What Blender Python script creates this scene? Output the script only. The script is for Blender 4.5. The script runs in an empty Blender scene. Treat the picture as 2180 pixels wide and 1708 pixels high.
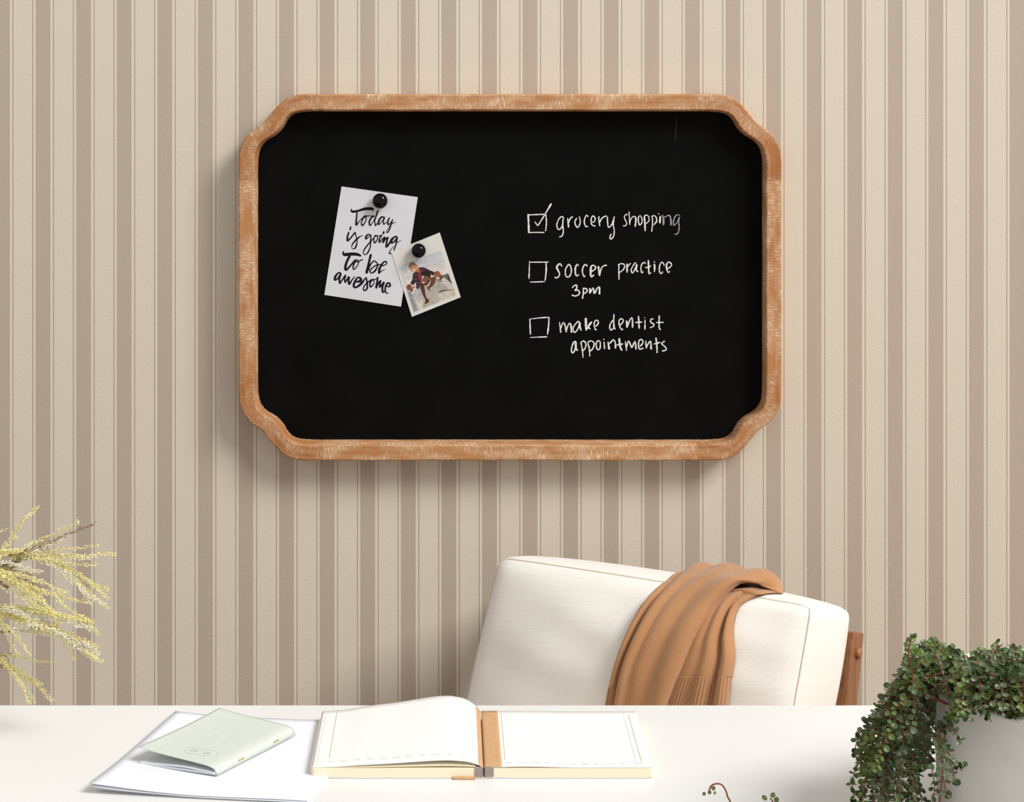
import bpy, math, random
from mathutils import Vector as V
random.seed(7)
sc = bpy.context.scene
COL = sc.collection

# ------------------------------------------------------------------ camera, light, exposure
F = 3855.0            # focal length for a 2180 px wide frame
CX, HY = 1090.0, 150.0  # principal point (shift lens: the horizon sits high in the frame)
ZC = 1.43             # eye height
DESK = 0.75
WALL = 3.0
cam_d = bpy.data.cameras.new('camera'); cam = bpy.data.objects.new('camera', cam_d); COL.objects.link(cam)
cam.location = (0, 0, ZC); cam.rotation_euler = (math.pi/2, 0, 0)
cam_d.sensor_width = 36; cam_d.lens = 36*F/2180
cam_d.shift_y = -(854-HY)/2180
cam_d.clip_start = .05
sc.camera = cam
w = bpy.data.worlds.new('world'); sc.world = w; w.use_nodes = True
w.node_tree.nodes['Background'].inputs[0].default_value = (1.0, .99, .98, 1)
w.node_tree.nodes['Background'].inputs[1].default_value = .62
def area(name, loc, target, size, power, col):
    l = bpy.data.lights.new(name, 'AREA'); l.size = size; l.energy = power; l.color = col
    o = bpy.data.objects.new(name, l); COL.objects.link(o); o.location = loc
    o.rotation_euler = (V(target)-V(loc)).to_track_quat('-Z', 'Y').to_euler()
    return o
area('window_light', (7.2, -2.4, 8.6), (0, 2.6, 1.0), 4.2, 1450, (1, .98, .957))
vs = sc.view_settings
sc.display_settings.display_device = 'sRGB'
vs.view_transform = 'Standard'; vs.look = 'None'; vs.exposure = 0; vs.gamma = 1; vs.use_curve_mapping = False

# ------------------------------------------------------------------ helpers
def at(px, py, d): return V(((px-CX)*d/F, d, ZC-(py-HY)*d/F))
def desk(px, py, z=DESK):
    d = F*(ZC-z)/(py-HY); return V(((px-CX)*d/F, d, z))
def lin(c):
    r = []
    for v in c[:3]:
        v = v/255; r.append(v/12.92 if v <= .04045 else ((v+.055)/1.055)**2.4)
    return (r[0], r[1], r[2], 1)
BASE = {}
def thing(name, label, cat, loc, group=None):
    o = bpy.data.objects.new(name, None); COL.objects.link(o); o.location = loc
    o.empty_display_size = .05
    BASE[o.name] = V(loc); o['label'] = label; o['category'] = cat
    if group: o['group'] = group
    return o
def tag(o, label, cat, group=None):
    o['label'] = label; o['category'] = cat
    if group: o['group'] = group
    return o
def obj(name, verts, faces, mat, parent=None, smooth=True, uvs=None, kind=None, label=None):
    b = BASE[parent.name] if parent else V((0, 0, 0))
    me = bpy.data.meshes.new(name)
    me.from_pydata([V(v)-b for v in verts], [], faces)
    if uvs:
        uv = me.uv_layers.new(name='UVMap')
        for l in me.loops: uv.data[l.index].uv = uvs[l.vertex_index]
    me.polygons.foreach_set('use_smooth', [smooth]*len(me.polygons))
    mats = mat if isinstance(mat, (list, tuple)) else [mat]
    for m in mats: me.materials.append(m)
    me.update()
    o = bpy.data.objects.new(name, me); COL.objects.link(o)
    if parent: o.parent = parent
    BASE[o.name] = b
    if kind: o['kind'] = kind
    if label: o['label'] = label
    return o
class MB:
    def __init__(s): s.v = []; s.f = []; s.uv = []
    def add(s, vs, fs, uvs=None):
        n = len(s.v); s.v += [V(v) for v in vs]; s.f += [tuple(i+n for i in f) for f in fs]
        s.uv += uvs if uvs else [(0, 0)]*len(vs)
    def build(s, name, mat, parent=None, smooth=True, **k):
        return obj(name, s.v, s.f, mat, parent, smooth, s.uv, **k)
    def box(s, o, ex, ey, ez, bev=0):
        """box from corner o along three edge vectors, edges chamfered by bev"""
        o, ex, ey, ez = V(o), V(ex), V(ey), V(ez)
        if bev <= 0:
            P = [o+ex*i+ey*j+ez*k for k in (0, 1) for j in (0, 1) for i in (0, 1)]
            s.add(P, [(0, 2, 3, 1), (4, 5, 7, 6), (0, 1, 5, 4), (2, 6, 7, 3), (0, 4, 6, 2), (1, 3, 7, 5)],
                  [((p-o).length, 0) for p in P]); return
        import bmesh
        bm = bmesh.new()
        P = [bm.verts.new(o+ex*i+ey*j+ez*k) for k in (0, 1) for j in (0, 1) for i in (0, 1)]
        for f in [(0, 2, 3, 1), (4, 5, 7, 6), (0, 1, 5, 4), (2, 6, 7, 3), (0, 4, 6, 2), (1, 3, 7, 5)]:
            bm.faces.new([P[i] for i in f])
        bmesh.ops.bevel(bm, geom=bm.edges[:], offset=bev, segments=3, affect='EDGES', profile=.5)
        bmesh.ops.recalc_face_normals(bm, faces=bm.faces[:])
        bm.verts.index_update()
        s.add([v.co.copy() for v in bm.verts], [tuple(v.index for v in f.verts) for f in bm.faces],
              [((v.co-o).dot(ez), (v.co-o).dot(ex)) for v in bm.verts])
        bm.free()
    def tube(s, pts, rad, n=8, caps=True):
        pts = [V(p) for p in pts]; N = len(pts); vs = []; fs = []
        r = rad if callable(rad) else (lambda t: rad)
        up = V((0, 0, 1)); prev = None
        for i, p in enumerate(pts):
            t = (pts[min(i+1, N-1)]-pts[max(i-1, 0)]).normalized()
            if prev is None:
                a = up if abs(t.dot(up)) < .9 else V((1, 0, 0)); x = t.cross(a).normalized()
            else:
                x = (prev-t*prev.dot(t)).normalized()
            prev = x; y = t.cross(x)
            rr = r(i/max(1, N-1))
            for k in range(n):
                a = 2*math.pi*k/n; vs.append(p+x*math.cos(a)*rr+y*math.sin(a)*rr)
        for i in range(N-1):
            for k in range(n):
                fs.append((i*n+k, i*n+(k+1) % n, (i+1)*n+(k+1) % n, (i+1)*n+k))
        if caps: fs += [tuple(range(n))[::-1], tuple(range((N-1)*n, N*n))]
        s.add(vs, fs)
    def lathe(s, c, prof, n=48):
        c = V(c); vs = []; fs = []
        for (r, z) in prof:
            for k in range(n):
                a = 2*math.pi*k/n; vs.append(c+V((r*math.cos(a), r*math.sin(a), z)))
        for i in range(len(prof)-1):
            for k in range(n):
                fs.append((i*n+k, i*n+(k+1) % n, (i+1)*n+(k+1) % n, (i+1)*n+k))
        fs += [tuple(range(n))[::-1], tuple(range((len(prof)-1)*n, len(prof)*n))]
        s.add(vs, fs)
    def grid(s, fn, nu, nv, uvfn=None, flip=False):
        vs = []; uv = []; fs = []
        for j in range(nv+1):
            for i in range(nu+1):
                u, v = i/nu, j/nv
                vs.append(fn(u, v)); uv.append(uvfn(u, v) if uvfn else (u, v))
        W = nu+1
        for j in range(nv):
            for i in range(nu):
                q = (j*W+i, j*W+i+1, (j+1)*W+i+1, (j+1)*W+i)
                fs.append(q[::-1] if flip else q)
        s.add(vs, fs, uv)
def cr(pts, sub=6):
    """catmull-rom through tuples / vectors of any size"""
    P = [tuple(p) for p in pts]; n = len(P)
    if n < 3: return [tuple(a+(b-a)*k/sub for a, b in zip(P[0], P[1])) for k in range(sub+1)]
    out = []
    for i in range(n-1):
        p0 = P[max(i-1, 0)]; p1 = P[i]; p2 = P[i+1]; p3 = P[min(i+2, n-1)]
        for k in range(sub):
            t = k/sub
            out.append(tuple(.5*((2*b)+(-a+c)*t+(2*a-5*b+4*c-d)*t*t+(-a+3*b-3*c+d)*t**3)
                             for a, b, c, d in zip(p0, p1, p2, p3)))
    out.append(P[-1]); return out
def interp(tab, x):
    if x <= tab[0][0]: return tab[0][1]
    for (a, va), (b, vb) in zip(tab, tab[1:]):
        if x <= b: return va+(vb-va)*(x-a)/(b-a)
    return tab[-1][1]
def stroke(mb, pts, place, wid, rng, sub=6, jit=0., wk=1., lift=.06):
    """pen stroke: a slightly raised ribbon; pts in drawing units, place(x,y,h) gives the world point"""
    P = [(p[0], p[1], (p[2] if len(p) > 2 else wid)*wk) for p in pts]
    C = cr(P, sub); N = len(C); L = []; R = []
    for i, (x, y, ww) in enumerate(C):
        a = C[max(i-1, 0)]; b = C[min(i+1, N-1)]
        dx, dy = b[0]-a[0], b[1]-a[1]; l = math.hypot(dx, dy) or 1
        h = max(ww, 2)*.5*(1+rng.uniform(-jit, jit))
        if i in (0, N-1): h *= .6
        L.append((x-dy/l*h, y+dx/l*h)); R.append((x+dy/l*h, y-dx/l*h))
    vs = []; fs = []; mb.k = getattr(mb, 'k', 0)+1; hh = 1+mb.k*lift
    for l, r in zip(L, R):
        vs += [place(l[0], l[1], hh), place(r[0], r[1], hh), place(l[0], l[1], 0), place(r[0], r[1], 0)]
    for i in range(N-1):
        a = i*4; b = a+4
        fs += [(a, a+1, b+1, b), (a+2, a, b, b+2), (a+1, a+3, b+3, b+1)]
    mb.add(vs, fs)

# ------------------------------------------------------------------ materials
def nt(name):
    m = bpy.data.materials.new(name); m.use_nodes = True
    t = m.node_tree; return m, t, t.nodes, t.links, t.nodes['Principled BSDF']
def mat(name, c, rough=.6, c2=None, scale=30, bump=0, bscale=400, spec=.3, coat=0, metal=0, sheen=0, detail=4):
    """principled material whose colour drifts between c and c2 with a noise, plus a fine bump"""
    m, t, N, L, b = nt(name)
    b.inputs['Roughness'].default_value = rough
    b.inputs['Specular IOR Level'].default_value = spec
    b.inputs['Metallic'].default_value = metal
    b.inputs['Coat Weight'].default_value = coat
    if sheen: b.inputs['Sheen Weight'].default_value = sheen
    tc = N.new('ShaderNodeTexCoord')
    no = N.new('ShaderNodeTexNoise'); no.inputs['Scale'].default_value = scale; no.inputs['Detail'].default_value = detail
    L.new(tc.outputs['Object'], no.inputs['Vector'])
    r = N.new('ShaderNodeValToRGB'); r.color_ramp.elements[0].position = .35; r.color_ramp.elements[1].position = .65
    r.color_ramp.elements[0].color = lin(c); r.color_ramp.elements[1].color = lin(c2 or c)
    L.new(no.outputs['Fac'], r.inputs['Fac']); L.new(r.outputs['Color'], b.inputs['Base Color'])
    if bump:
        n2 = N.new('ShaderNodeTexNoise'); n2.inputs['Scale'].default_value = bscale; n2.inputs['Detail'].default_value = 3
        L.new(tc.outputs['Object'], n2.inputs['Vector'])
        bp = N.new('ShaderNodeBump'); bp.inputs['Strength'].default_value = bump; bp.inputs['Distance'].default_value = .002
        L.new(n2.outputs['Fac'], bp.inputs['Height']); L.new(bp.outputs['Normal'], b.inputs['Normal'])
    return m
def wallpaper():
    m, t, N, L, b = nt('striped_wallpaper'); b.inputs['Roughness'].default_value = .75
    b.inputs['Specular IOR Level'].default_value = .15
    tc = N.new('ShaderNodeTexCoord'); sx = N.new('ShaderNodeSeparateXYZ'); L.new(tc.outputs['Object'], sx.inputs[0])
    P = 86.4*WALL/F; x0 = (75.7-CX)*WALL/F
    a = N.new('ShaderNodeMath'); a.operation = 'SUBTRACT'; a.inputs[1].default_value = x0-100*P
    d = N.new('ShaderNodeMath'); d.operation = 'DIVIDE'; d.inputs[1].default_value = P
    f = N.new('ShaderNodeMath'); f.operation = 'FRACT'
    L.new(sx.outputs['X'], a.inputs[0]); L.new(a.outputs[0], d.inputs[0]); L.new(d.outputs[0], f.inputs[0])
    r = N.new('ShaderNodeValToRGB'); cr_ = r.color_ramp; cr_.interpolation = 'CONSTANT'
    LT, DK, LN, GP = (211, 202, 186), (180, 167, 152), (163, 149, 134), (214, 206, 190)
    cr_.elements[0].position = 0; cr_.elements[0].color = lin(DK)
    cr_.elements[1].position = .366; cr_.elements[1].color = lin(GP)
    for p, c in ((.427, LN), (.450, LT), (.921, LN), (.942, GP)):
        e = cr_.elements.new(p); e.color = lin(c)
    L.new(f.outputs[0], r.inputs['Fac']); L.new(r.outputs['Color'], b.inputs['Base Color'])
    n1 = N.new('ShaderNodeTexNoise'); n1.inputs['Scale'].default_value = 260; n1.inputs['Detail'].default_value = 3
    L.new(tc.outputs['Object'], n1.inputs['Vector'])
    bp = N.new('ShaderNodeBump'); bp.inputs['Strength'].default_value = .15; bp.inputs['Distance'].default_value = .0025
    L.new(n1.outputs['Fac'], bp.inputs['Height']); L.new(bp.outputs['Normal'], b.inputs['Normal'])
    return m
def whitewashed_wood(name, base, dark, wash, amount):
    """rustic wood rubbed with white paint that stays in saw marks running across the rail (UV in metres)"""
    m, t, N, L, b = nt(name); b.inputs['Roughness'].default_value = .6; b.inputs['Specular IOR Level'].default_value = .25
    tc = N.new('ShaderNodeTexCoord')
    def noise(sx, sy, sc_, det=4, rot=0):
        mp = N.new('ShaderNodeMapping'); mp.inputs['Scale'].default_value = (sx, sy, 1); mp.inputs['Rotation'].default_value = (0, 0, rot)
        L.new(tc.outputs['UV'], mp.inputs['Vector'])
        n = N.new('ShaderNodeTexNoise'); n.inputs['Scale'].default_value = sc_; n.inputs['Detail'].default_value = det
        L.new(mp.outputs['Vector'], n.inputs['Vector']); return n.outputs['Fac']
    def ramp(fac, a, b_, ca, cb):
        r = N.new('ShaderNodeValToRGB'); r.color_ramp.elements[0].position = a; r.color_ramp.elements[1].position = b_
        r.color_ramp.elements[0].color = ca; r.color_ramp.elements[1].color = cb; L.new(fac, r.inputs['Fac']); return r.outputs['Color']
    grain = ramp(noise(6, 150, 1.2, 6), .3, .7, lin(dark), lin(base))
    saw = ramp(noise(900, 70, 1, 4, .05), .49, .62, (0, 0, 0, 1), (1, 1, 1, 1))
    patch = ramp(noise(18, 40, 1, 3), .38, .62, (0, 0, 0, 1), (1, 1, 1, 1))
    mul = N.new('ShaderNodeMath'); mul.operation = 'MULTIPLY'; L.new(saw, mul.inputs[0]); L.new(patch, mul.inputs[1])
    add = N.new('ShaderNodeMath'); add.operation = 'MULTIPLY'; add.inputs[1].default_value = amount; L.new(mul.outputs[0], add.inputs[0])
    haze = N.new('ShaderNodeMath'); haze.operation = 'MULTIPLY_ADD'; haze.inputs[1].default_value = .17; L.new(patch, haze.inputs[0]); L.new(add.outputs[0], haze.inputs[2])
    mx = N.new('ShaderNodeMixRGB'); mx.inputs['Color2'].default_value = lin(wash)
    L.new(haze.outputs[0], mx.inputs['Fac']); L.new(grain, mx.inputs['Color1']); L.new(mx.outputs[0], b.inputs['Base Color'])
    bp = N.new('ShaderNodeBump'); bp.inputs['Strength'].default_value = .35; bp.inputs['Distance'].default_value = .001
    L.new(saw, bp.inputs['Height']); L.new(bp.outputs['Normal'], b.inputs['Normal'])
    return m
def weave(name, c, c2, freq=900, bump=.35, rough=.9, sheen=.2, line=None):
    """woven / knitted cloth: crossed waves in UV metres"""
    m, t, N, L, b = nt(name); b.inputs['Roughness'].default_value = rough; b.inputs['Specular IOR Level'].default_value = .1
    b.inputs['Sheen Weight'].default_value = sheen
    tc = N.new('ShaderNodeTexCoord')
    def wave(ax, f, dist):
        n = N.new('ShaderNodeTexWave'); n.bands_direction = ax; n.inputs['Scale'].default_value = f
        n.inputs['Distortion'].default_value = dist; n.inputs['Detail'].default_value = 2; n.inputs['Detail Scale'].default_value = 1.5
        L.new(tc.outputs['UV'], n.inputs['Vector']); return n.outputs['Fac']
    mu = N.new('ShaderNodeMath'); mu.operation = 'ADD'; L.new(wave('X', freq, 3), mu.inputs[0]); L.new(wave('Y', freq, 3), mu.inputs[1])
    mp = N.new('ShaderNodeMapping'); mp.inputs['Scale'].default_value = (12, 300, 1); L.new(tc.outputs['UV'], mp.inputs['Vector'])
    sl = N.new('ShaderNodeTexNoise'); sl.inputs['Scale'].default_value = 1; sl.inputs['Detail'].default_value = 3; L.new(mp.outputs[0], sl.inputs['Vector'])
    ad = N.new('ShaderNodeMath'); ad.operation = 'ADD'; L.new(mu.outputs[0], ad.inputs[0]); L.new(sl.outputs['Fac'], ad.inputs[1])
    r = N.new('ShaderNodeValToRGB'); r.color_ramp.elements[0].position = .3; r.color_ramp.elements[1].position = .7
    r.color_ramp.elements[0].color = lin(c2); r.color_ramp.elements[1].color = lin(c)
    L.new(sl.outputs['Fac'], r.inputs['Fac']); L.new(r.outputs['Color'], b.inputs['Base Color'])
    bp = N.new('ShaderNodeBump'); bp.inputs['Strength'].default_value = bump; bp.inputs['Distance'].default_value = .0012
    L.new(ad.outputs[0], bp.inputs['Height']); L.new(bp.outputs['Normal'], b.inputs['Normal'])
    return m
def lines(name, c, c2, axis, freq, pos=.8, bump=0, rough=.8, soft=.05):
    """paper with thin printed or stacked lines along one UV axis (freq = lines per metre)"""
    m, t, N, L, b = nt(name); b.inputs['Roughness'].default_value = rough; b.inputs['Specular IOR Level'].default_value = .15
    tc = N.new('ShaderNodeTexCoord'); sx = N.new('ShaderNodeSeparateXYZ'); L.new(tc.outputs['UV'], sx.inputs[0])
    mu = N.new('ShaderNodeMath'); mu.operation = 'MULTIPLY'; mu.inputs[1].default_value = freq; L.new(sx.outputs[axis], mu.inputs[0])
    fr = N.new('ShaderNodeMath'); fr.operation = 'FRACT'; L.new(mu.outputs[0], fr.inputs[0])
    r = N.new('ShaderNodeValToRGB'); r.color_ramp.elements[0].position = pos; r.color_ramp.elements[1].position = min(1, pos+soft)
    r.color_ramp.elements[0].color = lin(c); r.color_ramp.elements[1].color = lin(c2)
    L.new(fr.outputs[0], r.inputs['Fac']); L.new(r.outputs['Color'], b.inputs['Base Color'])
    return m
def dotted(name, c, dot):
    m, t, N, L, b = nt(name); b.inputs['Roughness'].default_value = .7; b.inputs['Specular IOR Level'].default_value = .2
    tc = N.new('ShaderNodeTexCoord')
    vo = N.new('ShaderNodeTexVoronoi'); vo.inputs['Scale'].default_value = 480; vo.inputs['Randomness'].default_value = .8
    L.new(tc.outputs['UV'], vo.inputs['Vector'])
    r = N.new('ShaderNodeValToRGB'); r.color_ramp.elements[0].position = .17; r.color_ramp.elements[1].position = .26
    r.color_ramp.elements[0].color = lin(dot); r.color_ramp.elements[1].color = lin(c)
    L.new(vo.outputs['Distance'], r.inputs['Fac']); L.new(r.outputs['Color'], b.inputs['Base Color'])
    return m
def woodgrain(name, c, c2, rough=.45):
    m, t, N, L, b = nt(name); b.inputs['Roughness'].default_value = rough; b.inputs['Specular IOR Level'].default_value = .35
    tc = N.new('ShaderNodeTexCoord'); mp = N.new('ShaderNodeMapping'); mp.inputs['Scale'].default_value = (160, 160, 6)
    L.new(tc.outputs['Object'], mp.inputs['Vector'])
    n = N.new('ShaderNodeTexNoise'); n.inputs['Scale'].default_value = 1; n.inputs['Detail'].default_value = 6; L.new(mp.outputs[0], n.inputs['Vector'])
    r = N.new('ShaderNodeValToRGB'); r.color_ramp.elements[0].position = .35; r.color_ramp.elements[1].position = .65
    r.color_ramp.elements[0].color = lin(c2); r.color_ramp.elements[1].color = lin(c)
    L.new(n.outputs['Fac'], r.inputs['Fac']); L.new(r.outputs['Color'], b.inputs['Base Color'])
    return m
M = {}
M['wall'] = wallpaper()
M['floor'] = woodgrain('pale_floor_boards', (150, 120, 90), (128, 100, 74), .5)
M['desk'] = mat('white_laminate', (226, 226, 224), .35, (228, 228, 226), 6, spec=.3)
M['board'] = mat('black_chalkboard', (9, 9, 9), .85, (13, 13, 13), 14, spec=.06)
M['frame'] = whitewashed_wood('whitewashed_pine', (192, 140, 94), (170, 115, 68), (226, 202, 172), 1.0)
M['corner'] = whitewashed_wood('whitewashed_pine_endgrain', (184, 127, 79), (156, 99, 56), (216, 190, 158), .85)
M['chalk'] = mat('chalk', (240, 240, 236), .95, (196, 196, 192), 700, spec=.05, detail=2)
M['chalk_faint'] = mat('faint_chalk', (172, 172, 170), .95, (128, 128, 126), 700, spec=.05, detail=2)
M['card'] = mat('white_card', (211, 212, 217), .7, (207, 208, 213), 20, spec=.15)
M['ink'] = mat('black_ink', (20, 15, 24), .6, (28, 22, 30), 100, spec=.1)
M['print'] = mat('matte_print_paper', (214, 212, 206), .7, (210, 208, 202), 20, spec=.15)
M['magnet'] = mat('glossy_black_plastic', (5, 5, 6), .1, (7, 7, 8), 40, spec=.22)
M['linen'] = weave('cream_linen', (248, 245, 238), (243, 238, 229), 260, .3)
M['seam'] = mat('cream_thread', (226, 217, 202), .9, (216, 206, 190), 300)
M['knit'] = mat('camel_knit', (190, 141, 99), .95, (176, 127, 86), 900, bump=.5, bscale=1100, spec=.05, sheen=.35)
M['wood'] = woodgrain('oiled_walnut', (152, 104, 70), (122, 80, 50))
M['peg'] = woodgrain('oiled_walnut_peg', (166, 114, 78), (146, 94, 60), .35)
M['paper'] = mat('white_copy_paper', (228, 230, 236), .8, (226, 228, 234), 10, spec=.1)
M['mint'] = dotted('mint_dotted_cover', (198, 205, 196), (222, 228, 221))
M['mint_ink'] = mat('sage_ink', (176, 182, 150), .7, (186, 190, 160), 50)
M['inner'] = mat('pale_grey_pages', (228, 231, 236), .8, (222, 226, 232), 20)
M['staple'] = mat('gold_staple', (214, 170, 90), .35, (200, 158, 80), 60, metal=.6)
M['page'] = lines('ruled_notebook_page', (235, 234, 232), (228, 226, 222), 1, 260, .8)
M['block'] = lines('cream_page_edges', (243, 233, 207), (228, 215, 184), 1, 1500, .55, soft=.3)
M['kraft'] = mat('tan_kraft', (203, 162, 121), .75, (196, 154, 113), 200)
M['tape'] = weave('grey_headband', (158, 147, 139), (140, 128, 120), 1200, .3)
M['tanline'] = mat('tan_print', (226, 203, 180), .8, (230, 208, 186), 90)
M['faintline'] = mat('pale_print', (232, 226, 218), .8, (235, 230, 223), 90)
M['cover'] = mat('notebook_cover', (226, 222, 212), .6, (218, 212, 200), 60)
M['pot'] = mat('matte_white_ceramic', (208, 203, 197), .55, (202, 197, 190), 30, spec=.3)
M['soil'] = mat('dark_soil', (46, 34, 26), .95, (64, 48, 36), 90, bump=.8, bscale=150)
M['leaf'] = mat('glaucous_leaf', (56, 74, 38), .36, (112, 128, 90), 75, spec=.5)
M['leaf2'] = mat('green_leaf', (66, 94, 36), .42, (112, 132, 66), 75, spec=.45)
M['stem'] = mat('red_brown_stem', (138, 74, 58), .6, (120, 60, 46), 60)
M['grass'] = mat('yellow_dried_grass', (238, 231, 172), .85, (230, 215, 140), 60)
M['grass_pale'] = mat('pale_dried_grass', (234, 231, 212), .85, (236, 228, 186), 60)
M['grass_brown'] = mat('brown_dried_grass', (130, 106, 74), .85, (176, 154, 104), 60)
M['vase'] = mat('white_stoneware', (228, 224, 216), .5, (222, 217, 208), 30)

# ------------------------------------------------------------------ setting
mb = MB(); mb.box((-3.2, WALL, 0), (6.4, 0, 0), (0, .12, 0), (0, 0, 2.8))
mb.build('wall_back', M['wall'], smooth=False, kind='structure')
mb = MB(); mb.box((-3.2, -1.6, -.05), (6.4, 0, 0), (0, 4.6, 0), (0, 0, .05))
mb.build('floor', M['floor'], smooth=False, kind='structure')

# ------------------------------------------------------------------ desk
DB = desk(1090, 1501).y     # back edge
t = thing('desk', 'white desk with a smooth plain top in front of the striped wall', 'desk', (0, DB-.35, 0))
mb = MB(); mb.box((-.95, DB-.70, DESK-.028), (1.9, 0, 0), (0, .70, 0), (0, 0, .028), .002); mb.build('tabletop', M['desk'], t, smooth=False)
for sx in (-.90, .85):
    for sy in (DB-.66, DB-.09):
        mb = MB(); mb.box((sx, sy, 0), (.05, 0, 0), (0, .05, 0), (0, 0, DESK-.028), .003); mb.build('leg', M['desk'], t, smooth=False)

# ------------------------------------------------------------------ chalkboard
DF, DBD = WALL-.045, WALL-.016    # frame front, writing surface
q = lambda px, py: at(px, py, DF)
OUT = [(507.5, 425), (507.5, 384), (508.5, 334), (513, 312), (524, 291.5), (541, 276), (560, 262), (574, 245.5), (586, 231), (600, 217), (612, 208.5), (630, 202.5), (655, 201.2), (688, 201), (716, 201)]
INN = [(541, 425), (541, 384), (541.5, 346), (544.5, 324), (551.5, 309), (564, 297), (582, 286), (596, 272), (607, 254), (617, 244), (629, 238.5), (644, 236.3), (665, 235.1), (688, 235), (716, 235)]
def quarter(fx, fy):
    f = lambda p: ((2172-p[0]) if fx else p[0], (1182-p[1]) if fy else p[1])
    return [f(p) for p in OUT], [f(p) for p in INN]
t = thing('chalkboard', 'black chalkboard in a scalloped whitewashed wood frame hung on the striped wall', 'chalkboard', at(1086, 591, WALL))
rngF = random.Random(3)
def frame_piece(name, O, I, m, u0):
    """one glued-up length of the moulding; stations given as matched outer/inner points"""
    prof = [(0, WALL-.0005), (-.01, WALL-.012), (0, DF+.003), (.03, DF+.0008), (.08, DF), (.91, DF), (.965, DF+.0009), (1.0, DF+.0032), (1.06, DF+.012), (1.10, DBD+.002)]
    vs = []; uv = []; fs = []; n = len(prof); u = u0; last = None
    for k, (o, i) in enumerate(zip(O, I)):
        a, b = q(*o), q(*i); mid = (a+b)/2
        if last is not None: u += (mid-last).length
        last = mid
        wob = rngF.uniform(-.0006, .0006) if 0 < k < len(O)-1 else 0
        for (s, d) in prof:
            p = a+(b-a)*s; vs.append((p.x+(wob if 0 < s < 1.05 else wob*.4), d, p.z+(wob if 0 < s < 1.05 else wob*.4))); uv.append((u, s*.027+(d-DF)))
    for k in range(len(O)-1):
        for j in range(n-1):
            fs.append((k*n+j, k*n+j+1, (k+1)*n+j+1, (k+1)*n+j))
    K = (len(O)-1)*n
    fs += [tuple(range(n)), tuple(range(K, K+n))[::-1]]
    # back faces
    for k in range(len(O)-1): fs.append((k*n, (k+1)*n, (k+1)*n+n-1, k*n+n-1))
    o_ = obj(name, vs, fs, m, t, True, uv)
    o_.data.set_sharp_from_angle(angle=math.radians(22))
    return o_
def seg(P, a, b, sub):
    return cr(P, sub)[a*sub:b*sub+1]
QO = {}
for fx in (0, 1):
    for fy in (0, 1):
        QO[fx, fy] = quarter(fx, fy)
        O, I = QO[fx, fy]
        o_ = frame_piece('frame_corner', seg(O, 1, 13, 5), seg(I, 1, 13, 5), M['corner'], fx*3+fy*7)
def straight(p0, p1, n=40): return [(p0[0]+(p1[0]-p0[0])*k/n, p0[1]+(p1[1]-p0[1])*k/n) for k in range(n+1)]
for fy in (0, 1):
    O0, I0 = QO[0, fy]; O1, I1 = QO[1, fy]
    frame_piece('frame_rail', straight(O0[13], O1[13]), straight(I0[13], I1[13]), M['frame'], fy*11)
for fx in (0, 1):
    O0, I0 = QO[fx, 0]; O1, I1 = QO[fx, 1]
    frame_piece('frame_rail', straight(O0[1], O1[1]), straight(I0[1], I1[1]), M['frame'], 20+fx*9)
# writing surface: outline a little under the frame
ring = []
for fx, fy, rev in ((0, 0, 0), (1, 0, 1), (1, 1, 0), (0, 1, 1)):
    O, I = QO[fx, fy]; pts = [((a[0]*.4+b[0]*.6), (a[1]*.4+b[1]*.6)) for a, b in zip(O[1:14], I[1:14])]
    ring += pts[::-1] if rev else pts
n = len(ring); vs = [(q(*p).x, DBD, q(*p).z) for p in ring]+[(q(*p).x, WALL-.004, q(*p).z) for p in ring]
fs = [tuple(range(n))[::-1], tuple(range(n, 2*n))]+[(i, (i+1) % n, (i+1) % n+n, i+n) for i in range(n)]
obj('writing_surface', vs, fs, M['board'], t, False)

# chalk writing: pen strokes in units of an enlargement (origin, scale)
C1, C2, C3, C4, C5, C6 = (1110, 420, 10.38), (1310, 430, 14.533), (1110, 540, 10.9), (1300, 540, 14.533), (1110, 660, 12.11), (1200, 660, 9.478)
rngC = random.Random(5)
def chalk(name, crop, wid, strokes, m='chalk', sub=6, jit=.22):
    ox, oy, k = crop; mb = MB()
    for s in strokes:
        stroke(mb, s, lambda x, y, h: at(ox+x/k, oy+y/k, DBD-.0003*h), wid, rngC, sub, jit)
    return mb.build(name, M[m], t, smooth=False)
chalk('chalk_checkbox', C1, 25, [[(148, 370, 30), (158, 560, 36), (165, 782, 38)], [(150, 392), (330, 384), (525, 376)], [(540, 375), (553, 560), (535, 750)], [(145, 780), (330, 778), (510, 780)]])
chalk('chalk_check_mark', C1, 25, [[(295, 540, 20), (362, 635, 24)], [(362, 635, 24), (520, 380, 30), (662, 138, 42)]])
chalk('chalk_lettering', C1, 26, [
 [(935, 480), (920, 440), (885, 430), (830, 480), (790, 570), (785, 640), (820, 715), (880, 680), (910, 600), (920, 490)], [(920, 480), (915, 620), (925, 720), (920, 800), (890, 860), (835, 878)],
 [(1020, 460), (1045, 670, 38)], [(1045, 560), (1075, 480), (1135, 425)], [(1225, 460), (1185, 530), (1190, 600), (1240, 670), (1290, 600), (1300, 510), (1275, 425)],
 [(1475, 435), (1440, 400), (1400, 470), (1390, 560), (1420, 640), (1475, 650)], [(1565, 550), (1610, 540), (1630, 470), (1590, 415), (1550, 450), (1540, 540), (1565, 615), (1640, 640)],
 [(1715, 420), (1710, 500), (1735, 640)], [(1735, 560), (1760, 490), (1820, 435), (1885, 412)], [(1900, 425), (1905, 560), (1925, 665), (1985, 620), (2030, 520), (2055, 425)],
 [(2045, 480), (2030, 620), (2050, 720), (2040, 850), (1985, 925), (1955, 890), (1985, 805)]])
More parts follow.
